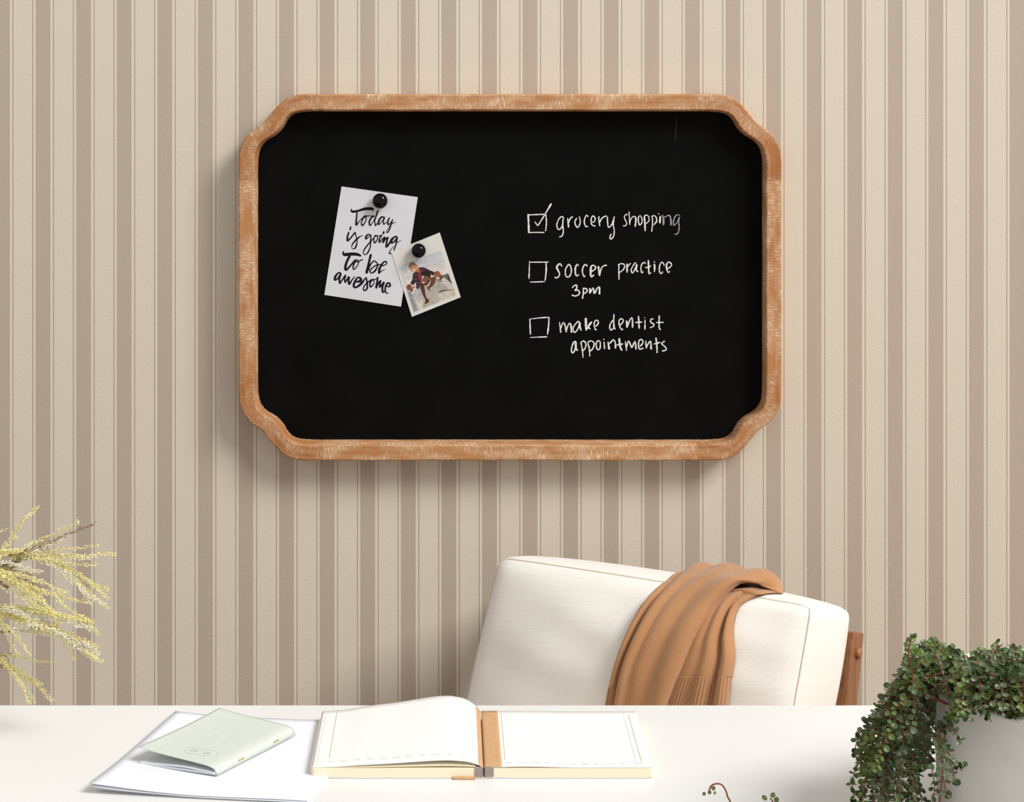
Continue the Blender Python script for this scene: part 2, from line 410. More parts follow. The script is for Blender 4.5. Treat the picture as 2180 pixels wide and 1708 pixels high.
a = chalk('chalk_lettering', C2, 32, [
 [(380, 405), (345, 385), (290, 430), (285, 500), (335, 620), (350, 680), (310, 740), (240, 735)], [(422, 300), (435, 480), (448, 710, 40)], [(450, 620), (490, 520), (560, 450), (620, 470, 38), (635, 560, 46), (615, 770, 46)],
 [(755, 420), (710, 500, 40), (715, 620, 40), (755, 715), (810, 660), (830, 560), (790, 450), (755, 420)], [(895, 440, 46), (910, 640, 56), (925, 910)], [(885, 460), (930, 415), (1000, 420), (1040, 490), (1035, 590), (940, 680)],
 [(1145, 460), (1150, 680), (1125, 925)], [(1110, 455), (1210, 425), (1270, 500, 40), (1270, 610, 42), (1185, 715)], [(1395, 430, 30), (1380, 560, 60), (1380, 665, 36)], [(1330, 345, 18), (1350, 390, 22)]])
chalk('chalk_lettering', C2, 34, [[(1455, 400, 34), (1490, 560, 60), (1485, 720, 50)], [(1500, 500), (1580, 440, 26), (1680, 425), (1715, 540, 50), (1725, 660, 50), (1710, 735)],
 [(2010, 445, 16), (1940, 390, 24), (1850, 450), (1805, 580), (1805, 725), (1900, 650, 26), (1960, 540), (1980, 470)], [(1975, 470, 40), (1960, 640), (1975, 760), (1960, 900), (1910, 990), (1830, 1000)]], 'chalk_faint')
chalk('chalk_checkbox', C3, 24, [[(188, 170, 16), (182, 400, 24), (175, 585, 32)], [(195, 200), (420, 200), (630, 198)], [(570, 215, 24), (575, 400, 36), (550, 630, 32)], [(195, 662, 16), (370, 658), (550, 650)]])
chalk('chalk_lettering', C3, 30, [
 [(940, 300), (915, 250), (885, 240), (830, 290, 44), (830, 350, 44), (880, 450), (875, 520), (820, 565), (770, 545)], [(1075, 285), (1025, 360), (1025, 500), (1075, 545), (1130, 510), (1160, 400), (1140, 290), (1100, 255), (1065, 280)],
 [(1330, 285), (1290, 255), (1255, 330, 38), (1250, 430, 38), (1275, 515), (1335, 490)], [(1535, 295), (1480, 255), (1435, 310), (1415, 420), (1450, 530), (1480, 510)],
 [(1630, 415), (1700, 370), (1725, 320), (1680, 275), (1635, 280), (1610, 350, 44), (1615, 530, 40), (1690, 490)], [(1785, 290, 46), (1815, 520, 42)], [(1820, 500), (1845, 370), (1900, 290), (1985, 270)]])
chalk('chalk_lettering', C4, 36, [
 [(255, 340), (255, 560), (260, 815)], [(225, 355), (330, 312), (410, 335), (430, 400), (390, 500), (280, 585)], [(505, 310, 46), (510, 590, 54)], [(530, 400), (570, 345), (625, 300)],
 [(795, 290), (750, 300), (670, 420), (635, 520), (670, 595), (730, 530), (810, 330)], [(810, 330, 50), (790, 480, 50), (820, 550), (860, 548)], [(1085, 310), (1030, 275), (960, 340), (935, 460), (960, 590), (1005, 555)],
 [(1165, 200, 44), (1175, 440, 48), (1190, 625), (1255, 575, 20)], [(1070, 430), (1170, 425), (1250, 365)], [(1355, 320, 48), (1360, 450, 54), (1355, 570, 36)], [(1340, 255, 50), (1365, 272, 50)],
 [(1660, 375), (1630, 300), (1575, 270), (1520, 370), (1505, 500), (1545, 625), (1620, 560)], [(1760, 470), (1850, 410), (1885, 340), (1840, 280), (1780, 270), (1735, 330, 50), (1730, 450, 50), (1780, 590), (1835, 540, 20)]])
chalk('chalk_lettering', C3, 32, [[(1175, 795), (1230, 745), (1285, 740), (1280, 810), (1235, 860)], [(1235, 860), (1310, 850), (1350, 900), (1320, 960), (1240, 985), (1170, 960)], [(1440, 790), (1435, 930), (1415, 1050)], [(1440, 805), (1510, 820), (1525, 870), (1460, 935)],
 [(1590, 800, 36), (1590, 930, 44)], [(1600, 900), (1665, 800), (1690, 935, 46)], [(1710, 920), (1750, 820), (1810, 785), (1810, 950, 38)]])
chalk('chalk_checkbox', C5, 28, [[(220, 225), (224, 420, 36), (235, 635, 32)], [(235, 235, 18), (480, 205), (720, 190)], [(712, 190), (700, 420, 40), (670, 640, 32)], [(215, 712, 16), (450, 700), (670, 695)]])
chalk('chalk_lettering', C5, 32, [
 [(980, 310, 24), (1000, 450), (1015, 590)], [(1020, 470), (1060, 350), (1100, 340), (1140, 450, 40), (1160, 580, 42)], [(1165, 520), (1210, 380), (1260, 350), (1285, 450, 46), (1290, 590, 42)],
 [(1500, 320), (1460, 300), (1390, 370), (1335, 460), (1345, 550), (1385, 575), (1450, 500), (1490, 390)], [(1500, 320, 46), (1510, 440, 46), (1540, 530, 36)], [(1660, 205, 50), (1665, 400, 60), (1675, 535, 36)],
 [(1820, 300, 30), (1770, 360, 50), (1725, 440, 46), (1780, 495)], [(1680, 500), (1725, 430)], [(1905, 430), (1970, 370), (1980, 300), (1940, 265), (1890, 300), (1875, 400), (1905, 500), (1945, 510)]])
chalk('chalk_lettering', C6, 25, [
 [(995, 200), (940, 290), (930, 370), (960, 405), (1010, 360)], [(1015, 80, 20), (1010, 240, 28), (1015, 340, 34), (1040, 395)], [(1140, 310), (1200, 240), (1190, 190), (1140, 185), (1115, 240), (1130, 330), (1170, 400), (1195, 380)],
 [(1270, 210, 30), (1280, 360, 36)], [(1285, 330), (1340, 200), (1385, 170), (1390, 360, 38)], [(1510, 120, 26), (1525, 380, 34)], [(1445, 255), (1585, 245)], [(1640, 195), (1640, 400)], [(1630, 155), (1640, 162)],
 [(1815, 185), (1760, 190), (1760, 250), (1820, 290), (1810, 330), (1740, 362)], [(1930, 110), (1925, 250), (1930, 370), (1960, 400)], [(1865, 255), (2020, 250)]])
chalk('chalk_lettering', C6, 26, [
 [(250, 630), (200, 660), (160, 770), (160, 840), (190, 865), (230, 790), (245, 650)], [(245, 640, 34), (245, 740, 40), (260, 810), (290, 800)], [(345, 650), (375, 800), (392, 970, 18)], [(350, 650), (410, 630), (450, 690), (430, 780), (385, 825)],
 [(490, 670), (520, 800), (525, 940, 18)], [(485, 660), (540, 625), (610, 660), (605, 740), (560, 815), (510, 820)], [(735, 640), (690, 625), (655, 690), (680, 800), (730, 780), (740, 690), (735, 640)],
 [(815, 640), (825, 790, 32)], [(803, 588), (820, 605)], [(895, 640, 30), (920, 800, 38)], [(930, 680), (1000, 605), (1040, 660), (1045, 780, 40)], [(1120, 570, 36), (1140, 740, 36), (1180, 825)], [(1065, 710), (1200, 685)],
 [(1245, 630), (1270, 830)], [(1270, 760), (1310, 630), (1375, 770)], [(1380, 760), (1440, 640), (1460, 800, 34)], [(1540, 740), (1600, 660), (1580, 605), (1530, 610), (1510, 690), (1530, 790), (1610, 770)],
 [(1655, 620), (1670, 780, 34)], [(1675, 740), (1750, 630), (1765, 800, 36)], [(1860, 555), (1880, 720, 32), (1885, 870)], [(1815, 690), (1950, 655)], [(2040, 630), (1980, 680), (2060, 760), (2060, 810), (1985, 830)]])

M['chalk_dim'] = mat('wiped_chalk', (56, 56, 58), .95, (36, 36, 38), 500, spec=.05)
chalk('chalk_smudge', (0, 0, 1), 1.4, [[(1441, 250), (1440, 262), (1438.5, 280), (1437.5, 300)]], 'chalk_dim')
chalk('chalk_dot', (0, 0, 1), 2.4, [[(1198.6, 618.6), (1200.4, 619.4)]], 'chalk_dim')

# ------------------------------------------------------------------ quote card, photo print and magnets on the board
def sheet(name, corners, d0, th, m, parent, lift=0):
    """thin card; corners TL TR BR BL in photo pixels"""
    A, B, C, D = [at(*p, d0) for p in corners]; mb = MB()
    def fn(u, v, off):
        p = (A*(1-u)+B*u)*(1-v)+(D*(1-u)+C*u)*v
        return V((p.x, d0-off-lift*max(0, v-.5)**2*4*(.3+.7*u), p.z))
    mb.grid(lambda u, v: fn(u, v, th), 8, 10, flip=True); mb.grid(lambda u, v: fn(u, v, 0), 8, 10)
    N = 99
    e = []
    for i in range(8): e.append((i, i+1)); e.append((90+i+1, 90+i))
    for j in range(10): e.append(((j+1)*9, j*9)); e.append((j*9+8, (j+1)*9+8))
    mb.f += [(a, b, b+N, a+N) for a, b in e]
    return mb.build(name, m, parent, smooth=False)
QC = [(727.2, 397), (889.5, 419.8), (853.7, 653), (690.5, 627.9)]
t = thing('quote_card', 'white card hand-lettered in black ink, pinned tilted on the left of the chalkboard', 'card', at(790, 525, DBD))
sheet('card', QC, DBD-.0004, .0006, M['card'], t)
S7, S8 = (730, 430, 14.236), (700, 520, 14.233)
def ink(crop, strokes):
    ox, oy, k = crop; mb = MB()
    for s in strokes:
        stroke(mb, s, lambda x, y, h: at(ox+x/k, oy+y/k, DBD-.00101-.00008*h), 30, rngC, 7, 0, wk=1.22, lift=.25)
    mb.build('ink_lettering', M['ink'], t, smooth=False)
ink(S7, [[(255, 205, 15), (262, 275, 50), (330, 295, 60), (480, 265, 55), (650, 215, 70), (800, 205, 75), (890, 212, 70), (915, 235, 40), (895, 285, 12)],
 [(430, 310, 35), (405, 560, 42), (400, 715, 52)], [(405, 715, 45), (470, 620, 28), (560, 520, 20), (680, 410, 40)],
 [(680, 415, 45), (600, 520, 35), (560, 640, 30), (590, 715, 40), (660, 640, 28), (705, 520, 25), (690, 430, 40)], [(690, 428, 40), (830, 425, 18), (950, 420, 25)],
 [(960, 425, 40), (860, 480, 40), (800, 620, 42), (825, 710, 35), (900, 630, 20), (965, 500, 20)], [(1065, 255, 40), (1010, 420, 38), (965, 580, 30), (990, 735, 30)], [(990, 725, 30), (1060, 620, 20)],
 [(1240, 470, 40), (1170, 460, 40), (1090, 570, 48), (1085, 690, 30), (1170, 600, 20), (1260, 490, 25)], [(1270, 450, 35), (1225, 590, 30), (1245, 675, 30), (1330, 600, 15)],
 [(1415, 475, 35), (1360, 600, 38), (1385, 690, 35), (1450, 620, 20), (1515, 525, 25)], [(1510, 530, 28), (1460, 690, 30), (1400, 860, 32), (1345, 930, 25), (1330, 880, 18), (1400, 770, 15), (1480, 670, 25), (1615, 605, 10)]])
ink(S7, [[(185, 910, 42), (140, 1050, 45), (135, 1190, 50)], [(135, 1190, 48), (230, 1100, 38), (370, 920, 38)], [(240, 745, 40), (215, 860, 40)],
 [(370, 915, 38), (410, 1080, 22), (430, 1200, 25), (390, 1370, 42), (320, 1425, 22), (265, 1380, 14), (300, 1270, 35), (430, 1120, 45), (520, 1050, 28), (615, 1015, 10)],
 [(820, 990, 35), (770, 985, 34), (700, 1050, 48), (705, 1120, 38), (790, 1050, 20), (840, 1000, 28)], [(850, 990, 32), (845, 1150, 32), (830, 1350, 30), (760, 1530, 35), (670, 1600, 22), (620, 1520, 25), (700, 1370, 35), (850, 1190, 30), (960, 1060, 15)],
 [(990, 1010, 45), (940, 1110, 30), (960, 1240, 35), (1040, 1150, 28), (1050, 1050, 28), (990, 1015, 45)], [(1000, 1020, 40), (1070, 1030, 20), (1190, 1000, 25)],
 [(1185, 1000, 35), (1110, 1120, 38), (1105, 1240, 38)], [(1105, 1240, 34), (1200, 1120, 28), (1280, 1060, 40)], [(1245, 890, 50), (1220, 980, 42)],
 [(1280, 1070, 55), (1235, 1180, 60), (1210, 1245, 45)], [(1220, 1220, 45), (1300, 1120, 35), (1375, 1070, 40)], [(1375, 1070, 38), (1330, 1200, 42), (1315, 1380, 55)], [(1320, 1370, 50), (1400, 1270, 45), (1490, 1100, 40)],
 [(1640, 1070, 50), (1580, 1050, 35), (1480, 1150, 60), (1470, 1240, 45), (1560, 1200, 38), (1640, 1090, 35)], [(1650, 1060, 40), (1620, 1230, 35), (1590, 1350, 30), (1545, 1470, 30)], [(1560, 1330, 12), (1450, 1450, 18), (1410, 1550, 28), (1465, 1575, 25)], [(1620, 1240, 20), (1780, 1160, 8)]])
ink(S8, [[(445, 205, 25), (440, 290, 55), (500, 315, 80), (700, 300, 80), (860, 310, 75), (980, 360, 40)], [(640, 350, 60), (550, 520, 62), (500, 700, 62), (515, 800, 60)], [(515, 800, 55), (620, 690, 45), (800, 480, 40)],
 [(800, 475, 50), (760, 600, 45), (735, 700, 35), (765, 765, 30), (860, 660, 25), (905, 550, 25), (870, 480, 25), (810, 480, 30), (830, 540, 30), (920, 510, 30), (1035, 460, 28)],
 [(1280, 300, 60), (1210, 580, 55), (1140, 890, 70)], [(1190, 800, 50), (1260, 620, 40), (1370, 510, 32), (1450, 560, 30), (1480, 650, 28), (1400, 810, 48), (1290, 875, 28), (1250, 810, 35), (1340, 700, 32), (1480, 625, 35), (1600, 615, 20)],
 [(1610, 660, 30), (1740, 610, 25), (1740, 540, 38), (1680, 530, 35), (1590, 640, 50), (1530, 770, 60), (1520, 900, 40)], [(1520, 890, 36), (1600, 810, 25), (1710, 765, 10)]])
ink(S8, [[(370, 890, 55), (290, 870, 40), (200, 980, 60), (180, 1080, 50), (260, 1050, 38), (360, 900, 40)], [(375, 890, 50), (320, 1040, 50), (335, 1205, 45)], [(335, 1200, 40), (420, 1060, 35), (510, 930, 40)],
 [(510, 925, 45), (480, 1060, 45), (500, 1175, 35)], [(500, 1170, 32), (560, 1060, 35), (610, 980, 55)], [(610, 980, 60), (600, 1130, 52), (625, 1230, 55)], [(625, 1225, 45), (700, 1090, 35), (795, 970, 20)],
 [(830, 1140, 40), (950, 1120, 65), (970, 1050, 60), (880, 1010, 40), (800, 1120, 55), (755, 1260, 55), (820, 1310, 45), (980, 1200, 60), (1090, 1060, 35), (1135, 1000, 30)],
 [(1135, 1000, 30), (1160, 1160, 38), (1165, 1330, 42), (1100, 1400, 40), (1045, 1360, 30), (1090, 1250, 32), (1200, 1140, 35), (1310, 1070, 40)],
 [(1310, 1070, 55), (1250, 1180, 42), (1265, 1295, 38), (1350, 1220, 28), (1375, 1120, 20), (1310, 1065, 40)], [(1310, 1065, 40), (1400, 1070, 25), (1490, 995, 20)],
 [(1490, 990, 35), (1455, 1200, 50), (1435, 1345, 50)], [(1440, 1330, 40), (1500, 1180, 35), (1575, 1095, 42)], [(1575, 1095, 45), (1545, 1220, 48), (1550, 1320, 50)], [(1550, 1310, 40), (1610, 1220, 35), (1680, 1140, 42)],
 [(1680, 1140, 42), (1630, 1290, 48), (1630, 1430, 45), (1670, 1450, 30), (1730, 1330, 25)], [(1730, 1270, 25), (1850, 1280, 38), (1845, 1190, 42), (1770, 1190, 45), (1715, 1310, 40), (1720, 1440, 35), (1770, 1490, 22), (1820, 1470, 12)]])

PC = [(833.5, 536.5), (936.2, 495), (981, 633), (876.9, 674.8)]
t = thing('photo_print', 'white-bordered photo print of a man carrying a child on his shoulders, overlapping the quote card', 'photo', at(907, 585, DBD))
DP = DBD-.0013
sheet('print_paper', PC, DP, .0005, M['print'], t)
def flat(c):
    k = 'photo_%d_%d_%d' % c
    if k not in M: M[k] = mat(k, c, .55, tuple(max(0, int(v*.9)) for v in c), 160, spec=.2)
    return M[k]
pic_v = []; pic_f = []; pic_m = []; pic_mi = []; layer = [0]
def poly(pts, c, smooth=True):
    layer[0] += 1; d = DP-.00055-.000016*layer[0]
    P = [(p[0], p[1]) for p in pts]
    if smooth and len(P) > 4: P = cr(P+[P[0]], 3)[:-1]
    n0 = len(pic_v)
    pic_v.extend(at(820+x/8.133, 480+y/8.133, d) for x, y in P)
    cxy = (sum(p[0] for p in P)/len(P), sum(p[1] for p in P)/len(P))
    m = flat(c)
    if m not in pic_m: pic_m.append(m)
    pic_f.append(tuple(range(n0, n0+len(P)))); pic_mi.append(pic_m.index(m))
def ell(cx, cy, rx, ry, c, rot=0, n=18):
    R = math.radians(rot)
    poly([(cx+rx*math.cos(a)*math.cos(R)-ry*math.sin(a)*math.sin(R), cy+rx*math.cos(a)*math.sin(R)+ry*math.sin(a)*math.cos(R)) for a in [2*math.pi*k/n for k in range(n)]], c, False)
TLp, TRp, BRp, BLp = (228, 708), (965, 435), (1225, 1207), (500, 1500)
def pq(u, v):
    a = (TLp[0]+(TRp[0]-TLp[0])*u, TLp[1]+(TRp[1]-TLp[1])*u); b = (BLp[0]+(BRp[0]-BLp[0])*u, BLp[1]+(BRp[1]-BLp[1])*u)
    return (a[0]+(b[0]-a[0])*v, a[1]+(b[1]-a[1])*v)
for k, c in enumerate([(196, 199, 206), (204, 203, 206), (212, 206, 204), (220, 211, 205), (224, 214, 207), (226, 217, 210)]):
    poly([pq(0, k*.12), pq(1, k*.12), pq(1, (k+1)*.12), pq(0, (k+1)*.12)], c, False)
poly([pq(0, .70), pq(1, .80), pq(1, 1), pq(0, 1)], (208, 194, 178), False)
poly([pq(0, .70), (560, 1130), (640, 1200), (680, 1425), pq(0, 1)], (214, 204, 190), False)
poly([(985, 868), (1040, 845), (1090, 828), (1165, 1020), (1140, 1010), (1060, 960), (1000, 935)], (112, 112, 88), False)
poly([(1090, 850), (1160, 1020), (1120, 1000), (1075, 905)], (74, 68, 56), False)
poly([(890, 930), (985, 915), (1000, 985), (880, 975)], (136, 134, 120), False)
poly([(925, 1130), (1000, 1112), (1190, 1098), (1194, 1116), (1060, 1135), (930, 1172)], (120, 112, 100), False)
poly([(378, 1130), (450, 1165), (520, 1290), (585, 1466), (500, 1500)], (150, 151, 158), False)
poly([(480, 1250), (500, 1240), (590, 1460), (560, 1475)], (176, 175, 178), False)
poly([(480, 1125), (560, 1100), (615, 1100), (640, 1230), (600, 1300), (565, 1318), (500, 1230), (460, 1180)], (182, 178, 176))
poly([(640, 1060), (690, 1025), (770, 1000), (870, 968), (940, 990), (940, 1100), (920, 1220), (937, 1318), (800, 1372), (668, 1423), (655, 1300)], (180, 174, 166))
poly([(880, 970), (960, 995), (1060, 1030), (1178, 1106), (1080, 1112), (990, 1105), (925, 1090)], (172, 166, 158))
poly([(962, 938), (1004, 896), (1080, 950), (1150, 1008), (1186, 1106), (1110, 1100), (1040, 1040)], (204, 195, 188))
poly([(590, 975), (650, 990), (685, 1100), (705, 1235), (762, 1298), (748, 1335), (680, 1362), (698, 1300), (650, 1200), (615, 1100)], (92, 52, 38))
poly([(575, 735), (660, 725), (760, 770), (862, 820), (842, 866), (740, 835), (660, 850), (600, 800)], (50, 42, 52))
poly([(556, 800), (625, 775), (640, 840), (630, 990), (590, 980), (560, 900)], (128, 58, 54))
poly([(500, 820), (552, 806), (575, 900), (600, 980), (592, 1085), (542, 1092), (532, 985), (490, 1030), (440, 1000), (475, 930), (478, 860)], (50, 42, 54))
for a, b in (((490, 870), (560, 850)), ((478, 930), (580, 920)), ((535, 990), (595, 980)), ((540, 1040), (595, 1035)), ((520, 830), (560, 1080)), ((600, 760), (700, 745)), ((640, 790), (760, 790)), ((770, 790), (790, 840)), ((700, 740), (720, 825))):
    poly([a, b, (b[0]+4, b[1]+8), (a[0]+4, a[1]+8)], (150, 70, 66), False)
poly([(530, 790), (575, 745), (610, 790), (560, 812)], (180, 118, 82), False)
ell(485, 722, 66, 84, (198, 140, 100), -22); ell(470, 690, 60, 52, (140, 104, 78), -24); ell(492, 745, 52, 56, (202, 146, 106), -20)
ell(544, 695, 14, 24, (176, 116, 84), -10); ell(498, 775, 28, 9, (240, 228, 214), -30); ell(462, 735, 7, 4, (60, 40, 32), -20); ell(505, 722, 7, 4, (60, 40, 32), -20)
poly([(795, 905), (862, 888), (884, 930), (840, 1030), (772, 1092), (795, 1142), (720, 1078), (762, 1050), (790, 970)], (112, 64, 46))
poly([(640, 960), (700, 840), (775, 860), (790, 930), (752, 1000), (700, 1036), (655, 1010)], (136, 84, 62))
poly([(650, 1000), (700, 1010), (765, 930), (760, 990), (705, 1040), (660, 1022)], (74, 46, 36))
poly([(618, 868), (632, 812), (690, 792), (760, 800), (786, 880), (770, 925), (745, 885), (660, 868)], (38, 32, 30))
ell(662, 990, 24, 11, (238, 228, 220), -20); ell(772, 925, 14, 24, (126, 76, 56), 0); ell(655, 930, 9, 5, (48, 32, 28)); ell(705, 920, 9, 5, (48, 32, 28)); ell(668, 955, 12, 14, (150, 94, 70))
ell(900, 842, 56, 52, (166, 98, 64)); ell(885, 825, 26, 22, (140, 78, 50)); poly([(930, 870), (970, 850), (1002, 892), (955, 935)], (128, 76, 50), False)
poly([(950, 928), (998, 890), (1006, 900), (960, 942)], (40, 36, 36), False)
ell(418, 1072, 44, 52, (142, 82, 54)); ell(405, 1055, 22, 26, (116, 64, 42)); poly([(440, 1110), (470, 1090), (478, 1150), (440, 1160)], (110, 62, 42), False); ell(490, 1075, 34, 14, (176, 118, 88), -10)
poly([(440, 1165), (490, 1125), (515, 1160), (460, 1210)], (206, 202, 204), False)
o_ = obj('picture', pic_v, pic_f, pic_m, t, False)
o_.data.polygons.foreach_set('material_index', pic_mi)

def magnet(px, py, r, label, d0):
    c = at(px, py, d0); R = r*d0/F; mb = MB(); n = 32
    prof = [(R*.55, 0), (R*.55, .004), (R*.93, .0055), (R, .008), (R*.99, .0105), (R*.9, .0135), (R*.72, .016), (R*.45, .0178), (R*.2, .0185), (R*.02, .0187)]
    vs = []; fs = []
    for (rr, h) in prof:
        for k in range(n):
            a = 2*math.pi*k/n; vs.append((c.x+rr*math.cos(a), d0-h, c.z+rr*math.sin(a)))
    for i in range(len(prof)-1):
        for k in range(n): fs.append((i*n+k, i*n+(k+1) % n, (i+1)*n+(k+1) % n, (i+1)*n+k))
    fs += [tuple(range(n))[::-1], tuple(range((len(prof)-1)*n, len(prof)*n))]
    o = obj('magnet', [V(v)-c for v in vs], fs, M['magnet']); o.location = c
    tag(o, label, 'magnet', 'round black magnets on the chalkboard')
magnet(809.9, 427.2, 16.2, 'round glossy black magnet at the top of the hand-lettered quote card', DBD-.0012)
magnet(891.8, 532.8, 15.4, 'round glossy black magnet holding the photo print', DBD-.0020)

# ------------------------------------------------------------------ armchair
TH, RC = math.radians(31), math.radians(16)
dR = 2.50
O0 = at(1728, 1290, dR)
EX = V((math.cos(TH), -math.sin(TH), 0))
EN = V((-math.sin(TH)*math.cos(RC), -math.cos(TH)*math.cos(RC), math.sin(RC)))
EU = V((math.sin(TH)*math.sin(RC), math.cos(TH)*math.sin(RC), math.cos(RC)))
FD = V((-math.sin(TH), -math.cos(TH), 0))
CAM = V((0, 0, ZC))
def loc(px, py, n=0):
    """where the sight line through a photo pixel meets the plane n in front of the backrest: returns (a, b)"""
    r = V(((px-CX)/F, 1, -(py-HY)/F)); o = O0+EN*n
    k = (o-CAM).dot(EN)/r.dot(EN); p = CAM+r*k-o
    return p.dot(EX), p.dot(EU)
def cw(a, b, n): return O0+EX*a+EU*b+EN*n
aTL = loc(1056, 1182); aTR = (0, 0); aBL = loc(985, 1500); aBR = loc(1691, 1500)
ext = 1.35
aBL = (aTL[0]+(aBL[0]-aTL[0])*ext, aTL[1]+(aBL[1]-aTL[1])*ext); aBR = (aBR[0]*ext, aBR[1]*ext)
T = .172
seat_z = .40
fl = cw((aTL[0]+aTR[0])/2, 0, 0); 
ch = thing('armchair', 'cream linen lounge chair with walnut frame behind the desk, camel scarf over its back', 'chair', (fl.x+FD.x*.2, fl.y+FD.y*.2, 0))
def cushion(mbv, corner, thick, bulge, tb, rad, na=40, nb=28, nc=8):
    """boxed cushion: corner(u,v) gives (a,b) on the front plane, thickness along -EN"""
    def pt(u, v, c):  # u,v,c in -1..1
        Wd, Hd = .24, .17
        ru, rv, rc = rad/Wd, rad/Hd, rad/(thick/2)
        qv = [u, v, c]; rr = [ru, rv, rc]; inn = [max(-1+r, min(1-r, x)) for x, r in zip(qv, rr)]
        d = [(x-i)/r for x, i, r in zip(qv, inn, rr)]
        l = math.sqrt(sum(x*x for x in d))
        if l > 1e-6:
            s = max(abs(x) for x in d)/l
            qv = [i+x*s*r for i, x, r in zip(inn, d, rr)]
        u, v, c = qv
        a, b = corner((u+1)/2, (v+1)/2)
        g = lambda x: max(0, 1-x*x)
        pill = g(u)**.8*g(v)**.8
        n = -thick/2+c*thick/2 + (bulge*pill if c > 0 else -bulge*.6*pill)*abs(c)
        b += tb*g(u)**.5*g(c)*(1 if v > 0 else -1)*v*v
        a += tb*.9*g(v)**.5*g(c)*(1 if u > 0 else -1)*u*u
        # slight dents by the corners of the cover
        n += .0035*math.sin(9*u+3*v)*math.sin(7*v-2*u)*pill
        return a, b, n
    faces = []
    def side(f, nu, nv, uvf):
        mbv.grid(lambda s, t_: cw(*pt(*f(s*2-1, t_*2-1))), nu, nv, uvf)
    sz = (.49, .34)
    side(lambda s, q_: (s, q_, 1), na, nb, lambda s, q_: (s*sz[0], q_*sz[1]))
    side(lambda s, q_: (-s, q_, -1), na, nb, lambda s, q_: (s*sz[0], q_*sz[1]))
    side(lambda s, q_: (s, 1, -q_), na, nc, lambda s, q_: (s*sz[0], q_*thick))
    side(lambda s, q_: (s, -1, q_), na, nc, lambda s, q_: (s*sz[0], q_*thick))
    side(lambda s, q_: (1, q_, -s), nc, nb, lambda s, q_: (s*thick, q_*sz[1]))
    side(lambda s, q_: (-1, q_, s), nc, nb, lambda s, q_: (s*thick, q_*sz[1]))
    return pt
def bil(u, v):
    # v: 0 bottom, 1 top
    top = (aTL[0]+(aTR[0]-aTL[0])*u, aTL[1]+(aTR[1]-aTL[1])*u); bot = (aBL[0]+(aBR[0]-aBL[0])*u, aBL[1]+(aBR[1]-aBL[1])*u)
    return bot[0]+(top[0]-bot[0])*v, bot[1]+(top[1]-bot[1])*v
mb = MB(); cpt = cushion(mb, bil, T, .048, .014, .022)
bc = mb.build('back_cushion', M['linen'], ch)
# welded seams: cord round the front panel
mb = MB(); loop = []
def ring_pts(c, n=24):
    r = []
    for i in range(n): r.append((-1+2*i/n, 1, c))
    for i in range(n): r.append((1, 1-2*i/n, c))
    for i in range(n): r.append((1-2*i/n, -1, c))
    for i in range(n): r.append((-1, -1+2*i/n, c))
    return r
for c in (.93, -.93):
    L_ = [cw(*cpt(*p)) for p in ring_pts(c)]; L_.append(L_[0])
    mb.tube(L_, .0011, 5, False)
mb.build('seam', M['seam'], bc)
# posts
def post(a0, a1, n0, n1, btop, bbot, name='rear_post'):
    mb = MB(); mb.box(cw(a0, bbot, n0), EX*(a1-a0), EN*(n1-n0), EU*(btop-bbot), .002)
    return mb.build(name, M['wood'], ch, smooth=False)
nP0, nP1 = -T-.052, -T-.006
aP = loc(1812, 1400, nP1)[0]-.020; bP = loc(1822, 1348, nP1)[1]
blow = aBR[1]-.02
po = post(aP, aP+.020, nP0, nP1, bP, blow)
pc = cw(aP+.020, 0, (nP0+nP1)/2)
bpeg = loc(1822, 1390, (nP0+nP1)/2)[1]
mb = MB(); pcn = cw(aP+.020, bpeg, (nP0+nP1)/2)
mb.tube([pcn-EX*.004, pcn+EX*.004, pcn+EX*.006, pcn+EX*.007], lambda t_: .0078 if t_ < .5 else (.0068 if t_ < .9 else .004), 20)
mb.build('peg', M['peg'], po)
aPL = aTL[0]-.03
po2 = post(aPL-.022, aPL, nP0, nP1, bP, blow)
# slats joining the posts behind the cushion, seat, legs
for bb in (bP-.03, bP-.13):
    mb = MB(); mb.box(cw(aPL-.001, bb-.04, -T-.030), EX*(aP-aPL+.002), EN*.008, EU*.04, .002); mb.build('back_slat', M['wood'], ch, smooth=False)
pR = cw(aP, blow, nP0); pL = cw(aPL-.022, blow, nP0)
zs = seat_z-.12
def rail(p, name):
    mb = MB(); mb.box(V((p.x, p.y, zs-.05)), EX*.022, FD*.56, V((0, 0, .05)), .002); mb.build(name, M['wood'], ch, smooth=False)
zlow = pR.z
for p in (pR, pL):
    mb = MB(); mb.box(V((p.x, p.y, 0)), EX*.022, FD*.04, V((0, 0, zlow+.03)), .002); mb.build('rear_leg', M['wood'], ch, smooth=False)
    rail(p+FD*.04, 'side_rail')
    f = p+FD*.60; mb = MB(); mb.box(V((f.x, f.y, 0)), EX*.022, FD*.04, V((0, 0, zs)), .002); mb.build('front_leg', M['wood'], ch, smooth=False)
O_s = O0; 
mb = MB(); b0 = V((pL.x, pL.y, zs))+FD*.10+EX*.03
mb.box(b0, EX*(aP-aPL-.02), FD*.52, V((0, 0, .10)), .025); mb.build('seat_cushion', M['linen'], ch)

